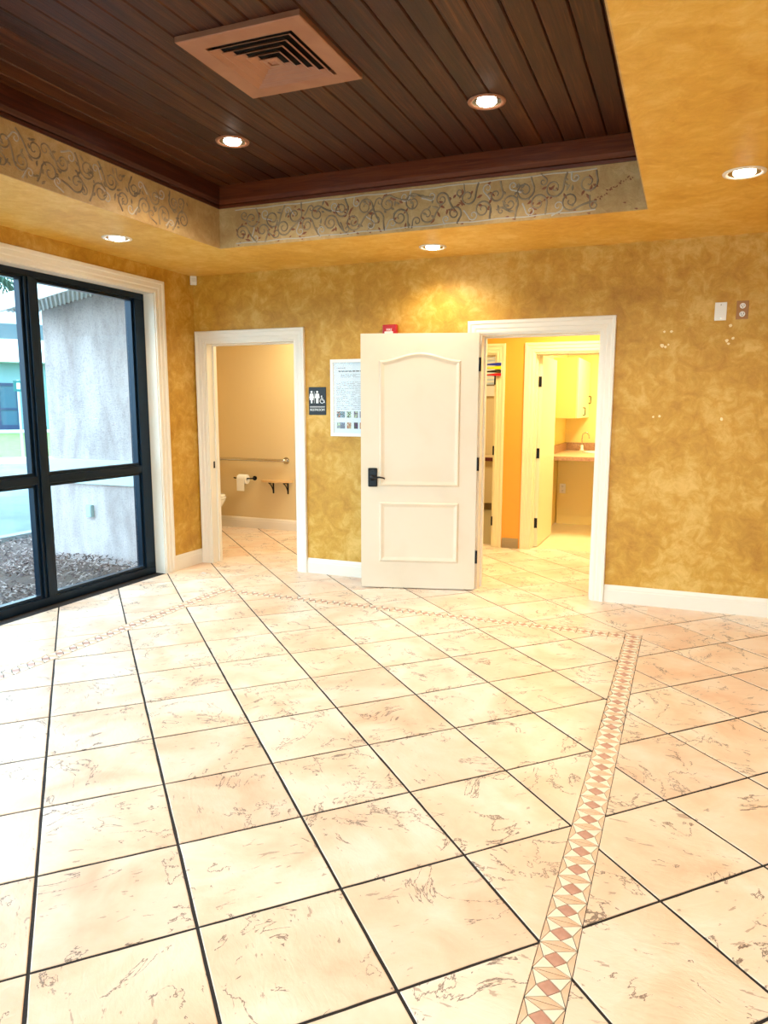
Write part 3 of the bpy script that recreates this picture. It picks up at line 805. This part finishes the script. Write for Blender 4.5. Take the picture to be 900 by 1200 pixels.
def btext(txt, size, m, parent, loc, rot, name='lettering', ext=.0006):
    cu = bpy.data.curves.new(name, 'FONT'); cu.body = txt; cu.size = size; cu.align_x = 'CENTER'; cu.extrude = ext
    to = bpy.data.objects.new('tmp', cu); C.objects.link(to); dg = bpy.context.evaluated_depsgraph_get()
    me = bpy.data.meshes.new_from_object(to.evaluated_get(dg)); bpy.data.objects.remove(to)
    me.materials.clear(); me.materials.append(m)
    o = bpy.data.objects.new(name, me); C.objects.link(o); o.parent = parent; o.location = loc; o.rotation_euler = rot; return o
btext('RESTROOM', .026, MW, sg, (0, -.0068, .032), (PI/2, 0, 0))

# framed poster behind the door
po = thing('framed_poster', 'white framed printed notice half hidden behind the open door', 'poster', (1.322, -.001, 1.162))
PW, PH = .455, .612
b = B()
for q in ((0, 0, PW, .026), (0, PH-.026, PW, PH), (0, .026, .026, PH-.026), (PW-.026, .026, PW, PH-.026)): box(b, q[0], -.022, q[1], q[2], 0, q[3], bev=.002)
obj('frame', b, mat('white_frame', (.88, .87, .84), .3), po)
b = B(); box(b, .026, -.010, .026, PW-.026, -.002, PH-.026); obj('paper_sheet', b, mat('printed_paper', (.80, .86, .92), .5), po)
INK = mat('grey_ink', (.30, .33, .38), .6); DINK = mat('dark_ink', (.07, .08, .10), .6)
rnd = random.Random(5)
def printed(name, rects, m):
    b = B()
    for x0, z0, x1, z1 in rects: box(b, x0, -.0106, z0, x1, -.010, z1)
    return obj(name, b, m, po)
L = []; x = .07
while x < PW-.07:
    wl = rnd.uniform(.008, .03); L.append((x, .514, min(x+wl, PW-.06), .522)); x += wl+.006
printed('title_line', L, DINK)['kind'] = 'stuff'
L = [(.055, .542, .13, .546)]
for z in [.49, .48, .47]+[.43-.0125*k for k in range(18)]:
    x = .05 if z < .45 else .09
    while x < PW-.06:
        wl = rnd.uniform(.01, .045)
        if rnd.random() < .82: L.append((x, z, min(x+wl, PW-.05), z+.003))
        x += wl+.006
printed('text_line', L, INK)['kind'] = 'stuff'
thc = [(.50, .18, .10), (.06, .16, .17), (.50, .62, .42), (.12, .05, .16), (.30, .33, .42), (.20, .22, .30), (.62, .52, .30), (.10, .12, .08)]
for r_, z in enumerate((.150, .062)):
    for c_, (x0, x1) in enumerate(((.052, .082), (.082, .125), (.142, .180), (.205, .240), (.255, .300), (.315, .36), (.37, .405))):
        m_ = mat('photo_print', thc[(r_*4+c_) % 8], .5, noise=(60, thc[(c_*3+r_+1) % 8], .5, .4, .6))
        printed('photo_print', [(x0, z, x1, z+.050)], m_)
b = B(); box(b, .027, -.0125, .027, PW-.027, -.0118, PH-.027)
mg = glass_mat(); mg.name = 'poster_glazing'; [n for n in mg.node_tree.nodes if n.type == 'MATH' and n.operation == 'MULTIPLY_ADD'][0].inputs[2].default_value = .008; [n for n in mg.node_tree.nodes if n.type == 'BSDF_TRANSPARENT'][0].inputs[0].default_value = (.97, .99, 1, 1)
obj('glazing', b, mg, po)

# fire alarm above the door
fa = thing('fire_alarm', 'red fire alarm strobe peeking above the top of the open door', 'fire alarm', (1.845, -.001, 1.888))
b = B(); box(b, -.058, -.045, 0, .058, 0, .138, bev=.008); obj('housing', b, M_red, fa)
b = B(); box(b, -.034, -.062, .030, .034, -.044, .085, bev=.006); obj('strobe_lens', b, M_lens, fa)
btext('FIRE', .026, MW, fa, (.0, -.0455, .089), (PI/2, 0, 0))

# wall plates
def plate(name, label, cat, loc, m, sockets, mp=None, rotz=0):
    t = thing(name, label, cat, loc, rotz)
    b = B(); box(b, -.036, -.006, -.058, .036, 0, .058, bev=.002); obj('cover_plate', b, m, t)
    if sockets:
        for z in (-.026, .026):
            b = B(); cyl(b, (0, -.010, z), .0175, .004, 'y', seg=20)
            so = obj('socket', b, mp, t)
            b = B(); box(b, -.009, -.0108, z-.002, -.006, -.0098, z+.008); box(b, .006, -.0108, z-.002, .009, -.0098, z+.008); cyl(b, (0, -.0108, z-.008), .003, .001, 'y', seg=8)
            obj('slot', b, M_darkplastic, so)
    else:
        for z in (-.042, .042):
            b = B(); cyl(b, (0, -.0075, z), .0035, .002, 'y', seg=10); obj('screw', b, M_steel, t)
    return t
plate('blank_wall_plate', 'blank white cover plate on the ochre wall, left of the brown outlet', 'wall plate', (4.175, 0, 2.024), M_plastic, False)
plate('wall_outlet', 'high duplex outlet with a brown plate and white sockets on the ochre wall', 'outlet', (4.304, 0, 2.027), M_ochplastic, True, M_plastic)
# spackle patches on the wall (part of the wall)
rnd = random.Random(9)
for x, z, r in ((4.205, 1.925, .012), (3.80, 1.90, .008), (3.845, 1.90, .010), (3.79, 1.81, .014), (3.812, 1.80, .009), (3.83, 1.815, .007), (4.19, 1.83, .012), (4.225, 1.845, .010), (4.20, 1.81, .009), (3.76, 1.33, .007), (3.80, 1.335, .009), (4.19, 1.32, .011)):
    b = B(); prism(b, [(r*rnd.uniform(.7, 1.2)*math.cos(2*PI*k/9), r*rnd.uniform(.7, 1.2)*math.sin(2*PI*k/9)) for k in range(9)], 0, .0012, lambda X, Y, Z: (X, -Z, Y))
    bmesh.ops.recalc_face_normals(b, faces=b.faces)
    obj('spackle_patch', b, M_spackle, wb, (x+.035, 0, z+.006))
# scrap of paper on the floor
b = B()
vs = [b.verts.new(p) for p in ((-.03, -.012, .001), (0, -.018, .006), (.028, -.006, .002), (.018, .014, .008), (-.008, .006, .014), (-.026, .016, .003))]
for f in ((0, 1, 4), (1, 2, 3, 4), (0, 4, 5)): b.faces.new([vs[i] for i in f])
bmesh.ops.solidify(b, geom=b.faces[:], thickness=.001)
tag(obj('paper_scrap', b, M_paper, None, (.30, -.40, .001)), 'small crumpled white scrap on the floor beside the left baseboard', 'litter')

# ---------------------------------------------------------------- restroom contents
YR = 1.79
gb = thing('grab_bar', 'long brushed steel grab bar on the tan restroom wall', 'grab bar', (0, YR, .80))
b = B(); tube(b, [(-1.2, -.002, 0), (-1.2, -.03, 0), (-1.19, -.044, 0), (-1.16, -.05, 0), (-.19, -.05, 0), (-.165, -.044, 0), (-.155, -.03, 0), (-.155, -.002, 0)], .017, 14); obj('rail', b, M_steel, gb, smooth=True)
for x in (-1.2, -.155):
    b = B(); cyl(b, (x, -.008, 0), .038, .008, 'y', seg=24); obj('flange', b, M_steel, gb)
rh = thing('toilet_roll_holder', 'black wall holder with a pivot arm under the grab bar', 'toilet roll holder', (0, YR, .585))
b = B(); cyl(b, (-.575, -.010, 0), .026, .010, 'y', seg=20); obj('wall_mount', b, M_blackmetal, rh)
b = B(); tube(b, [(-.575, -.008, 0), (-.575, -.060, 0), (-.590, -.070, 0), (-.80, -.070, 0), (-.815, -.070, .004)], .008, 10); obj('arm', b, M_blackmetal, rh, smooth=True)
tr = thing('toilet_roll', 'white toilet roll with a hanging sheet on the black holder', 'toilet roll', (-.69, YR-.070, .575))
b = B(); lathe(b, [(.0185, -.055), (.054, -.055), (.056, -.052), (.056, .052), (.054, .055), (.0185, .055), (.0185, -.055)], seg=32, axis='x'); obj('roll', b, M_paper, tr, smooth=False)
b = B(); box(b, -.050, -.0585, -.130, .050, -.0572, .012); obj('loose_sheet', b, M_paper, tr)
sh = thing('wall_shelf', 'small curved maple wall shelf on two black brackets in the restroom', 'shelf', (-.275, YR, .565))
b = B(); poly = [(-.20, 0)]+[(-.20+.40*t/12, -.035-.085*math.sin(PI*t/12)**.8) for t in range(13)]+[(.20, 0)]
prism(b, poly, -.012, .012); bmesh.ops.recalc_face_normals(b, faces=b.faces); obj('shelf_board', b, M_shelfwood, sh)
for x in (-.055, .135):
    b = B(); box(b, x-.008, -.008, -.145, x+.008, 0, -.012); box(b, x-.008, -.10, -.024, x+.008, 0, -.012)
    tube(b, [(x, -.09, -.022), (x, -.05, -.05), (x, -.02, -.09), (x, -.006, -.125)], .006, 8); obj('bracket', b, M_blackmetal, sh)
# toilet, only its rim shows past the casing
to = thing('toilet', 'white toilet just showing past the left casing of the restroom', 'toilet', (-.92, 1.30, 0), 0)
b = B()
def oval(rx, ry, z, cx=0, n=28): return [b.verts.new((cx+rx*math.cos(2*PI*k/n), ry*math.sin(2*PI*k/n), z)) for k in range(n)]
rings = [oval(.17, .10, 0, -.05), oval(.16, .095, .10, -.05), oval(.15, .10, .20, -.03), oval(.22, .16, .33, 0), oval(.245, .18, .375, 0), oval(.245, .18, .39, 0), oval(.19, .13, .39, 0), oval(.13, .09, .27, 0)]
for r, q in zip(rings, rings[1:]):
    for k in range(28): b.faces.new((r[k], r[(k+1) % 28], q[(k+1) % 28], q[k]))
b.faces.new(rings[-1]); b.faces.new(rings[0][::-1]); obj('bowl', b, M_porcelain, to, smooth=True)
b = B(); rings = [oval(.25, .185, .392), oval(.255, .19, .402), oval(.25, .185, .412), oval(.17, .115, .412), oval(.17, .115, .392)]
for r, q in zip(rings, rings[1:]):
    for k in range(28): b.faces.new((r[k], r[(k+1) % 28], q[(k+1) % 28], q[k]))
obj('seat', b, M_porcelain, to, smooth=True)
b = B(); rings = [oval(.245, .18, .414), oval(.25, .185, .424), oval(.24, .175, .436)]
for r, q in zip(rings, rings[1:]):
    for k in range(28): b.faces.new((r[k], r[(k+1) % 28], q[(k+1) % 28], q[k]))
b.faces.new(rings[-1]); b.faces.new(rings[0][::-1]); obj('lid', b, M_porcelain, to, smooth=True)
b = B(); box(b, -.378, -.20, .38, -.22, .20, .72, bev=.02); ta = obj('tank', b, M_porcelain, to)
b = B(); box(b, -.379, -.21, .722, -.21, .21, .75, bev=.008); obj('tank_lid', b, M_porcelain, ta)

def ceiling_panel(x, y, label, power, col=(1, .88, .55), z=2.5, s=.28):
    t = thing('ceiling_light_panel', label, 'ceiling light', (x, y, z))
    b = B()
    for q in ((-s, -s, s, -s+.02), (-s, s-.02, s, s), (-s, -s+.02, -s+.02, s-.02), (s-.02, -s+.02, s, s-.02)): box(b, q[0], q[1], -.02, q[2], q[3], 0)
    obj('frame', b, M_white, t)
    b = B(); box(b, -s+.02, -s+.02, -.012, s-.02, s-.02, -.006); obj('diffuser', b, M_panel_light, t)
    ld = bpy.data.lights.new('panel_lamp', 'AREA'); ld.shape = 'SQUARE'; ld.size = 2*s-.06; ld.energy = power; ld.color = col
    lo = bpy.data.objects.new('panel_lamp', ld); C.objects.link(lo); lo.parent = t; lo.location = (0, 0, -.022)
ceiling_panel(.55, 1.2, 'square ceiling light in the restroom', 34, (1, .88, .62))
ceiling_panel(3.1, .95, 'square ceiling light in the hall', 48, (1, .86, .46))
ceiling_panel(3.6, 2.85, 'square ceiling light in the sink room', 62, (1, .88, .50))
ceiling_panel(1.6, 3.3, 'square ceiling light in the far room with the flags', 30, (1, .88, .55))

# ---------------------------------------------------------------- sink room contents
co = thing('sink_counter', 'beige laminate counter with brown edge and backsplash under the wall cabinet', 'counter', (0, 0, 0))
b = B(); box(b, 2.585, 2.80, .835, 4.49, 4.095, .868, bev=.003); obj('worktop', b, M_countertop, co)
b = B(); box(b, 2.585, 2.775, .822, 4.49, 2.799, .866, bev=.003); obj('front_edge', b, M_stone, co)
b = B(); box(b, 2.605, 4.075, .869, 4.49, 4.098, .965); obj('backsplash', b, M_stone, co)
b = B(); box(b, 2.582, 2.80, .869, 2.604, 4.098, .965); obj('backsplash', b, M_stone, co)
b = B(); box(b, 2.583, 2.80, .34, 2.60, 3.09, .834); obj('side_panel', b, M_ivory, co)
sk = thing('sink', 'small white drop-in sink in the beige counter', 'sink', (3.1, 3.70, .869))
b = B()
def ov2(rx, ry, z, n=28): return [b.verts.new((rx*math.cos(2*PI*k/n), ry*math.sin(2*PI*k/n), z)) for k in range(n)]
rings = [ov2(.25, .19, 0), ov2(.25, .19, .008), ov2(.23, .17, .012), ov2(.20, .14, .006), ov2(.20, .14, .001)]
for r, q in zip(rings, rings[1:]):
    for k in range(28): b.faces.new((r[k], r[(k+1) % 28], q[(k+1) % 28], q[k]))
b.faces.new(rings[-1]); obj('basin', b, M_porcelain, sk, smooth=True)
fc = thing('faucet', 'chrome gooseneck faucet standing behind the sink', 'faucet', (2.81, 3.96, .8685))
b = B(); lathe(b, [(.001, .0), (.028, 0), (.028, .012), (.018, .02), (.016, .07), (.010, .075)], seg=20); obj('body', b, M_porcelain, fc, smooth=True)
b = B(); tube(b, [(0, 0, .07), (0, 0, .17)]+[(.042-.042*math.cos(a), -.01*math.sin(a), .17+.055*math.sin(a)) for a in [PI*k/10 for k in range(1, 10)]]+[(.086, -.0, .155)], .007, 10); obj('gooseneck_spout', b, M_chrome, fc, smooth=True)
b = B(); tube(b, [(-.016, 0, .05), (-.045, 0, .065)], .005, 8); obj('handle', b, M_chrome, fc)
cb = thing('wall_cabinet', 'pale yellow wall cabinet with black handles above the sink counter', 'cabinet', (2.58, 3.05, 1.28))
b = B(); box(b, .001, 0, 0, .262, 1.04, .675, bev=.002); obj('body', b, M_cream, cb)
for k, (hy, hz) in enumerate(((.47, .035), (.96, .175))):
    b = B(); box(b, .263, .003+.52*k, .003, .281, .517+.52*k, .672, bev=.002); dd = obj('door', b, M_ivory, cb)
    b = B(); tube(b, [(.281, hy, hz), (.305, hy, hz), (.308, hy, hz+.008), (.308, hy, hz+.077), (.305, hy, hz+.085), (.281, hy, hz+.085)], .006, 8); obj('handle', b, M_blackmetal, dd)
plate('wall_outlet', 'white outlet low on the yellow wall under the sink counter', 'outlet', (2.655, 3.55, .43), M_plastic, True, M_plastic)
t_ = plate('light_switch', 'small white switch plate on the sink room side wall above the backsplash', 'switch', (2.58, 3.15, 1.12), M_plastic, False, rotz=PI/2)

# ---------------------------------------------------------------- flag room contents
fl = thing('signal_flags', 'blue, yellow, black and red plastic signal flags beside the far doorway', 'flags', (2.300, 1.725, 1.70))
b = B(); box(b, -.010, -.010, -.005, .006, 0, .14, bev=.001); obj('mounting_strip', b, M_plastic, fl)
for z, c in ((.113, (.01, .03, .45)), (.080, (.85, .78, .01)), (.045, (.005, .005, .006)), (.013, (.55, .005, .02))):
    b = B(); poly = [(.004, z-.011), (.004, z+.016), (-.03, z+.016), (-.165, z+.004), (-.165, z-.004)]
    prism(b, poly[::-1], .011, .020, lambda X, Y, Z: (X, -Z, Y)); bmesh.ops.recalc_face_normals(b, faces=b.faces)
    obj('flag', b, mat('flag_plastic', c, .35), fl)
wd2 = thing('blind_window', 'grey framed pane with pale horizontal blinds in the far room', 'window', (1.0, 4.748, 1.56))
b = B()
for q in ((0, .14, .52, .16), (0, .56, .52, .59), (.49, .16, .52, .56), (0, .16, .03, .56)): box(b, q[0], -.03, q[1], q[2], 0, q[3])
obj('frame', b, mat('grey_brown_frame', (.22, .15, .08), .5), wd2)
b = B(); box(b, .03, -.010, .16, .49, -.004, .56); obj('pane', b, mat('pale_blue_pane', (.62, .74, .85), .3), wd2)
for k in range(7):
    b = B(); box(b, .035, -.024, .185+.052*k, .485, -.012, .215+.052*k); obj('slat', b, M_plastic, wd2)
b = B(); box(b, 0, -.05, 0, .51, 0, .138); obj('sill_box', b, M_white, wd2)
de = thing('desk_counter', 'dark edged counter with pale top along the far room wall', 'counter', (0, 0, 0))
b = B(); box(b, .955, 4.30, .70, 2.38, 4.745, .735); obj('worktop', b, M_countertop, de)
b = B(); box(b, .955, 4.275, .680, 2.38, 4.299, .728); obj('front_edge', b, mat('burgundy_edge', (.10, .012, .015), .4), de)
b = B(); box(b, .955, 4.33, .10, 2.38, 4.345, .699); obj('front_panel', b, M_tan, de)
b = B(); box(b, .955, 4.40, 0, 2.38, 4.41, .0999); obj('toe_kick', b, M_taupe, de)

# ================================================================ OUTSIDE
g = G('pale_stucco'); cc = g.new('TexCoord').outputs['Object']
st = g.noise(g.mapping(cc, (4, 4, 1.2)), 1.2, 6, .4, .6)
g.col(g.mix(g.math('MULTIPLY', g.math('GREATER_THAN', g.noise(cc, 70, 4, 0, .7), .56), .35), g.ramp(st, [(.35, (.45, .35, .33)), (.62, (.68, .55, .53))]), (.25, .19, .20))); g.bump(g.noise(cc, 90, 5, 0, .7), .9, .01); g.set(Roughness=.9)
M_stucco = g.m
b = B(); box(b, -1.45, -.28, -.2, -.2, -.001, 3.0); box(b, -1.45, 0.0, -.2, -1.451+.001, 2.0, 3.0)
sw = struct('wall_outside', b, M_stucco, 'pale pinkish stucco outside wall beside the window, with a ledge')
b = B(); box(b, -1.47, -.32, .70, -.2, -.281, .92, bev=.004); obj('ledge_band', b, mat('ledge_sky_tint', (.55, .66, .68), .6), sw)  # sky-blue reflection is put into the band's colour
b = B(); box(b, -1.455, -.300, -.15, -.2, -.281, .699); obj('plinth', b, M_stucco, sw)
ob = thing('outdoor_outlet', 'grey weatherproof outlet box on the stucco plinth', 'outlet', (-.985, -.300, .455))
b = B(); box(b, -.032, -.035, -.055, .032, 0, .055, bev=.005); obj('housing', b, mat('grey_box', (.36, .50, .52), .5), ob)
b = B(); box(b, -.028, -.040, -.050, .028, -.036, .050, bev=.002); obj('flip_cover', b, mat('grey_cover', (.45, .60, .62), .4), ob)
# lattice soffit (sloping)
sf = sempty('soffit_outside', 'sloping lattice vented soffit above the stucco wall', 'soffit', (0, -.28, 0))
sl = .17; zs = lambda x: 2.25+sl*(x+1.4)
b = B()
vs = [b.verts.new(p) for p in ((-1.62, -.36, zs(-1.62)+.022), (-.2, -.36, zs(-.2)+.022), (-.2, 0, zs(-.2)+.022), (-1.62, 0, zs(-1.62)+.022))]
b.faces.new(vs); obj('backing', b, mat('soffit_grey', (.30, .32, .34), .8), sf)
b = B()
def bar(p, q, w_, t=.008):
    p, q = Vector(p), Vector(q); d = (q-p).normalized(); s_ = d.cross(Z0).normalized()*w_/2; u_ = Vector((0, 0, t))
    V = [b.verts.new(x) for x in (p-s_, q-s_, q+s_, p+s_, p-s_+u_, q-s_+u_, q+s_+u_, p+s_+u_)]
    for f in ((0, 3, 2, 1), (4, 5, 6, 7), (0, 1, 5, 4), (1, 2, 6, 5), (2, 3, 7, 6), (3, 0, 4, 7)): b.faces.new([V[i] for i in f])
for k in range(-8, 32):
    for sgn in (1, -1):
        xa = -1.62+k*.05
        pa, pb = (xa, -.36), (xa+.36, 0)
        if sgn < 0: pa, pb = (xa, 0), (xa+.36, -.36)
        def cl(p, q):
            (x0, y0), (x1, y1) = p, q
            if x1 < -1.6 or x0 > -.22: return None
            if x0 < -1.6: t = (-1.6-x0)/(x1-x0); x0, y0 = -1.6, y0+(y1-y0)*t
            if x1 > -.22: t = (-.22-x0)/(x1-x0); x1, y1 = -.22, y0+(y1-y0)*t
            return (x0, y0), (x1, y1)
        r = cl(pa, pb)
        if r: bar((r[0][0], r[0][1], zs(r[0][0])+(.004 if sgn > 0 else .0)), (r[1][0], r[1][1], zs(r[1][0])+(.004 if sgn > 0 else .0)), .016)
lt = obj('lattice', b, mat('white_lattice', (.80, .82, .82), .6), sf); lt['kind'] = 'stuff'
b = B()
V = [b.verts.new((x, y, zs(x)+dz)) for x in (-1.64, -.2) for y in (-.385, -.36) for dz in (-.03, .10)]
for f in ((0, 1, 3, 2), (4, 6, 7, 5), (0, 4, 5, 1), (2, 3, 7, 6), (0, 2, 6, 4), (1, 5, 7, 3)): b.faces.new([V[i] for i in f])
bmesh.ops.recalc_face_normals(b, faces=b.faces)
obj('fascia_board', b, mat('white_fascia', (.82, .84, .84), .6), sf)

# ground pieces
g = G('asphalt'); cc = g.new('TexCoord').outputs['Object']
g.col(g.ramp(g.noise(cc, 1.2, 6, .5), [(.3, (.15, .19, .20)), (.7, (.23, .28, .29))])); g.set(Roughness=.85); g.bump(g.noise(cc, 60, 3), .4)
b = B(); box(b, -14.5, -30, -.25, -2.62, 40, -.12)
struct('ground_parking_lot', b, g.m, 'pale asphalt parking lot outside the window', 'pavement')
b = B(); box(b, -60, -60, -.40, 60, 60, -.26); struct('ground', b, mat('ground_dirt', (.40, .42, .36), .9), 'ground around the building', 'ground')
b = B(); box(b, -2.62, -30, -.2, -.2, -.3, -.03); box(b, -2.62, -.3, -.2, -1.456, 2.2, -.03); struct('ground_mulch_bed', b, mat('dark_soil', (.14, .085, .07), .95), 'dark soil of the planting bed beneath the window', 'ground')
# kerb: slightly curved
b = B(); path = [(-2.78+.012*(k-8)**2*.0, -7+.8*k) for k in range(14)]
pp = [(Vector((x, y, -.13)), Vector((-1, 0, 0)), Z0) for x, y in path]
sweep(b, [(-.08, 0), (.08, 0), (.075, .12), (.06, .135), (-.08, .135)], pp)
struct('trim_curb', b, mat('concrete_curb', (.36, .38, .38), .85, bump=(40, .4)), 'pale concrete curb between mulch and parking', 'curb')
# mulch chips
b = B(); rnd = random.Random(21)
for k in range(11000):
    x = -.24-2.4*rnd.random()**.9; y = rnd.uniform(-3.6, -.30) if rnd.random() < .8 or x > -1.5 else rnd.uniform(-.3, 1.6)
    if x > -1.47 and y > -.34: continue
    z = -.024+rnd.random()*.034+.06*math.exp(-((x+.9)/.6)**2)*(y > -1.2)
    a, t = rnd.uniform(0, PI), rnd.uniform(-.6, .6); L_ = rnd.uniform(.009, .026); w_ = rnd.uniform(.004, .009)
    d = Vector((math.cos(a)*math.cos(t), math.sin(a)*math.cos(t), math.sin(t)))*L_; s_ = Vector((-math.sin(a), math.cos(a), rnd.uniform(-.5, .5))).normalized()*w_
    p = Vector((x, y, z)); n_ = Vector((0, 0, .004))
    V = [b.verts.new(q) for q in (p-d-s_*.6, p+d-s_, p+d*1.1+s_*.7, p-d*.9+s_, p+n_)]
    mi = rnd.randrange(3)
    for f in ((0, 1, 4), (1, 2, 4), (2, 3, 4), (3, 0, 4)): b.faces.new([V[i] for i in f]).material_index = mi
o = obj('mulch', b, [mat('mulch_dark', (.06, .03, .03), .9), mat('mulch_brown', (.15, .085, .075), .9), mat('mulch_pale', (.42, .30, .27), .9)])
o['kind'] = 'stuff'; tag(o, 'brown and pale wood mulch in the bed outside the window', 'mulch')
# lawn and far kerb
b = B(); LX = lambda s_, d_: (-12.6-.76*d_+.65*s_, 9.1+.65*d_+.76*s_)
vs = []
for d_, z in ((0, -.06), (10, .0), (19, .10)):
    for s_ in (-30, 30): vs.append(b.verts.new((*LX(s_, d_), z)))
b.faces.new((vs[0], vs[1], vs[3], vs[2])); b.faces.new((vs[2], vs[3], vs[5], vs[4]))
o = obj('lawn', b, mat('lawn_grass', (.13, .20, .04), .9, noise=(3, (.22, .27, .09), .5), bump=(60, .6))); o['kind'] = 'stuff'; tag(o, 'strip of grass across the parking lot', 'grass')  # the grass's own yellow-green, varied by noise
b = B(); p0, p1 = LX(-25, -.1), LX(25, -.1)
dirn = Vector((-.76, .65, 0)); sweep(b, [(-.15, -.2), (.1, -.2), (.1, .04), (-.15, .04)], [(Vector((*p0, 0)), dirn, Z0), (Vector((*p1, 0)), dirn, Z0)])
struct('trim_far_curb', b, mat('far_concrete', (.70, .73, .72), .85), 'pale concrete curb along the far lawn', 'curb')
# parking sign
ps = thing('parking_sign', 'teal sign on a thin metal post at the edge of the lawn', 'sign', (-12.50, 9.03, -.11), math.radians(49.5))
b = B(); cyl(b, (0, 0, 0), .03, 2.2, seg=10); obj('post', b, mat('post_grey', (.45, .58, .60), .5, .3), ps)
b = B(); box(b, -.11, -.045, 1.90, .13, -.031, 2.18, bev=.004); pl = obj('sign_plate', b, mat('teal_sign', (.005, .13, .12), .4), ps)
b = B(); box(b, -.03, -.048, 1.96, .05, -.045, 2.12); obj('pictogram', b, MW, pl)
# far building
fb = thing('far_building', 'pale building with a white fascia and blue framed glass door across the lot', 'building', (-28.2, 21.6, .22), math.radians(49.5))
b = B(); box(b, -9, .1, -.0, 12, 6, 3.4); obj('wall', b, mat('pale_blue_wall', (.16, .30, .33), .8), fb)
b = B(); box(b, -9.4, -.9, 3.35, 12.4, 6.4, 3.9, bev=.02); obj('fascia', b, mat('white_band', (.72, .78, .78), .7), fb)
b = B(); box(b, -9, .0, 3.9, 12, 6, 5.0); obj('parapet', b, mat('parapet_paint', (.66, .74, .75), .7), fb)
FB = mat('blue_door_frame', (.004, .03, .09), .4); FG = mat('dark_door_glass', (.05, .12, .17), .15, spec=.2)
for x0, x1 in ((-1.05, -.12), (-.12, .82)):
    b = B()
    for q in ((x0, 0, x0+.10, 2.35), (x1-.10, 0, x1, 2.35), (x0+.1, 0, x1-.1, .25), (x0+.1, 2.2, x1-.1, 2.35), (x0+.1, 1.0, x1-.1, 1.1)): box(b, q[0], -.02, q[1], q[2], .099, q[3])
    df = obj('door_frame', b, FB, fb)
    b = B(); box(b, x0+.1, .02, .25, x1-.1, .05, 2.2); obj('door_glass', b, FG, df)
for x in (-6.5, -4.0, 4.0, 7.0):
    b = B(); box(b, x, -.01, 1.0, x+1.4, .099, 2.4); wf = obj('window_frame', b, FB, fb)
    b = B(); box(b, x+.08, -.03, 1.08, x+1.32, -.011, 2.32); obj('window_pane', b, FG, wf)
# canopy with dome camera
cn = thing('entrance_canopy', 'pale canopy roof over the drive seen through the left pane', 'canopy', (-3.5, 1.3, 0), math.radians(49.5))
MC = mat('canopy_paint', (.40, .52, .58), .7)
b = B(); box(b, -3.2, -.1, 2.40, 1.1, 2.6, 2.50, bev=.01); obj('roof_slab', b, MC, cn)
b = B(); box(b, -3.25, -.15, 2.36, 1.15, -.10, 2.56); obj('fascia', b, mat('canopy_fascia', (.72, .82, .85), .6), cn)
b = B(); cyl(b, (-3.0, 1.2, -.12), .12, 2.52, seg=16); obj('column', b, MC, cn)
b = B(); cyl(b, (1.0, 2.4, -.12), .12, 2.52, seg=16); obj('column', b, MC, cn)
dc = thing('dome_camera', 'small dark dome camera hanging beneath the canopy edge', 'camera', (-3.47, 1.42, 2.399))
b = B(); cyl(b, (0, 0, -.05), .075, .05, seg=20); obj('housing', b, M_plastic, dc)
b = B(); lathe(b, [(.060, -.05), (.056, -.078), (.040, -.10), (.018, -.111), (.001, -.113)], seg=20); obj('dome', b, mat('smoked_dome', (.05, .10, .16), .1), dc, smooth=True)
# palm
pm = thing('palm_tree', 'palm with drooping green fronds at the top of the left pane', 'palm tree', (-6.3, 2.3, -.1))
b = B(); tube(b, [(0, 0, 0), (.05, .02, 1.2), (.02, 0, 2.4), (0, 0, 3.5)], [.17, .14, .12, .14], 12); obj('trunk', b, mat('palm_bark', (.25, .19, .13), .9, bump=(20, .8)), pm, smooth=True)
MPALM = mat('palm_green', (.04, .11, .06), .6)
rnd = random.Random(2)
for k in range(15):
    a = 2*PI*k/15+rnd.uniform(-.15, .15); L_ = rnd.uniform(1.7, 2.3); rise = rnd.uniform(.2, .9); b = B(); prev = None
    def fp(t): return Vector((math.cos(a)*L_*t, math.sin(a)*L_*t, 3.5+rise*t*1.6-1.9*rise*t*t-.55*t*t))
    tube(b, [fp(i/10) for i in range(11)], [.016*(1-i/12) for i in range(11)], 5)
    side = Vector((-math.sin(a), math.cos(a), 0))
    for i in range(3, 34):
        t = i/34; p = fp(t); d = (fp(t+.02)-p).normalized(); ln = .52*math.sin(PI*min(1, t*.9+.12))
        for s_ in (1, -1):
            tip = p+(side*s_*.75+d*.55).normalized()*ln+Vector((0, 0, -.35*ln)); wv = d*.016
            m1 = (p+tip)/2+Vector((0, 0, .05*ln))
            V = [b.verts.new(q) for q in (p-wv, p+wv, m1+wv, tip, m1-wv)]; b.faces.new(V)
    obj('frond', b, MPALM, pm)
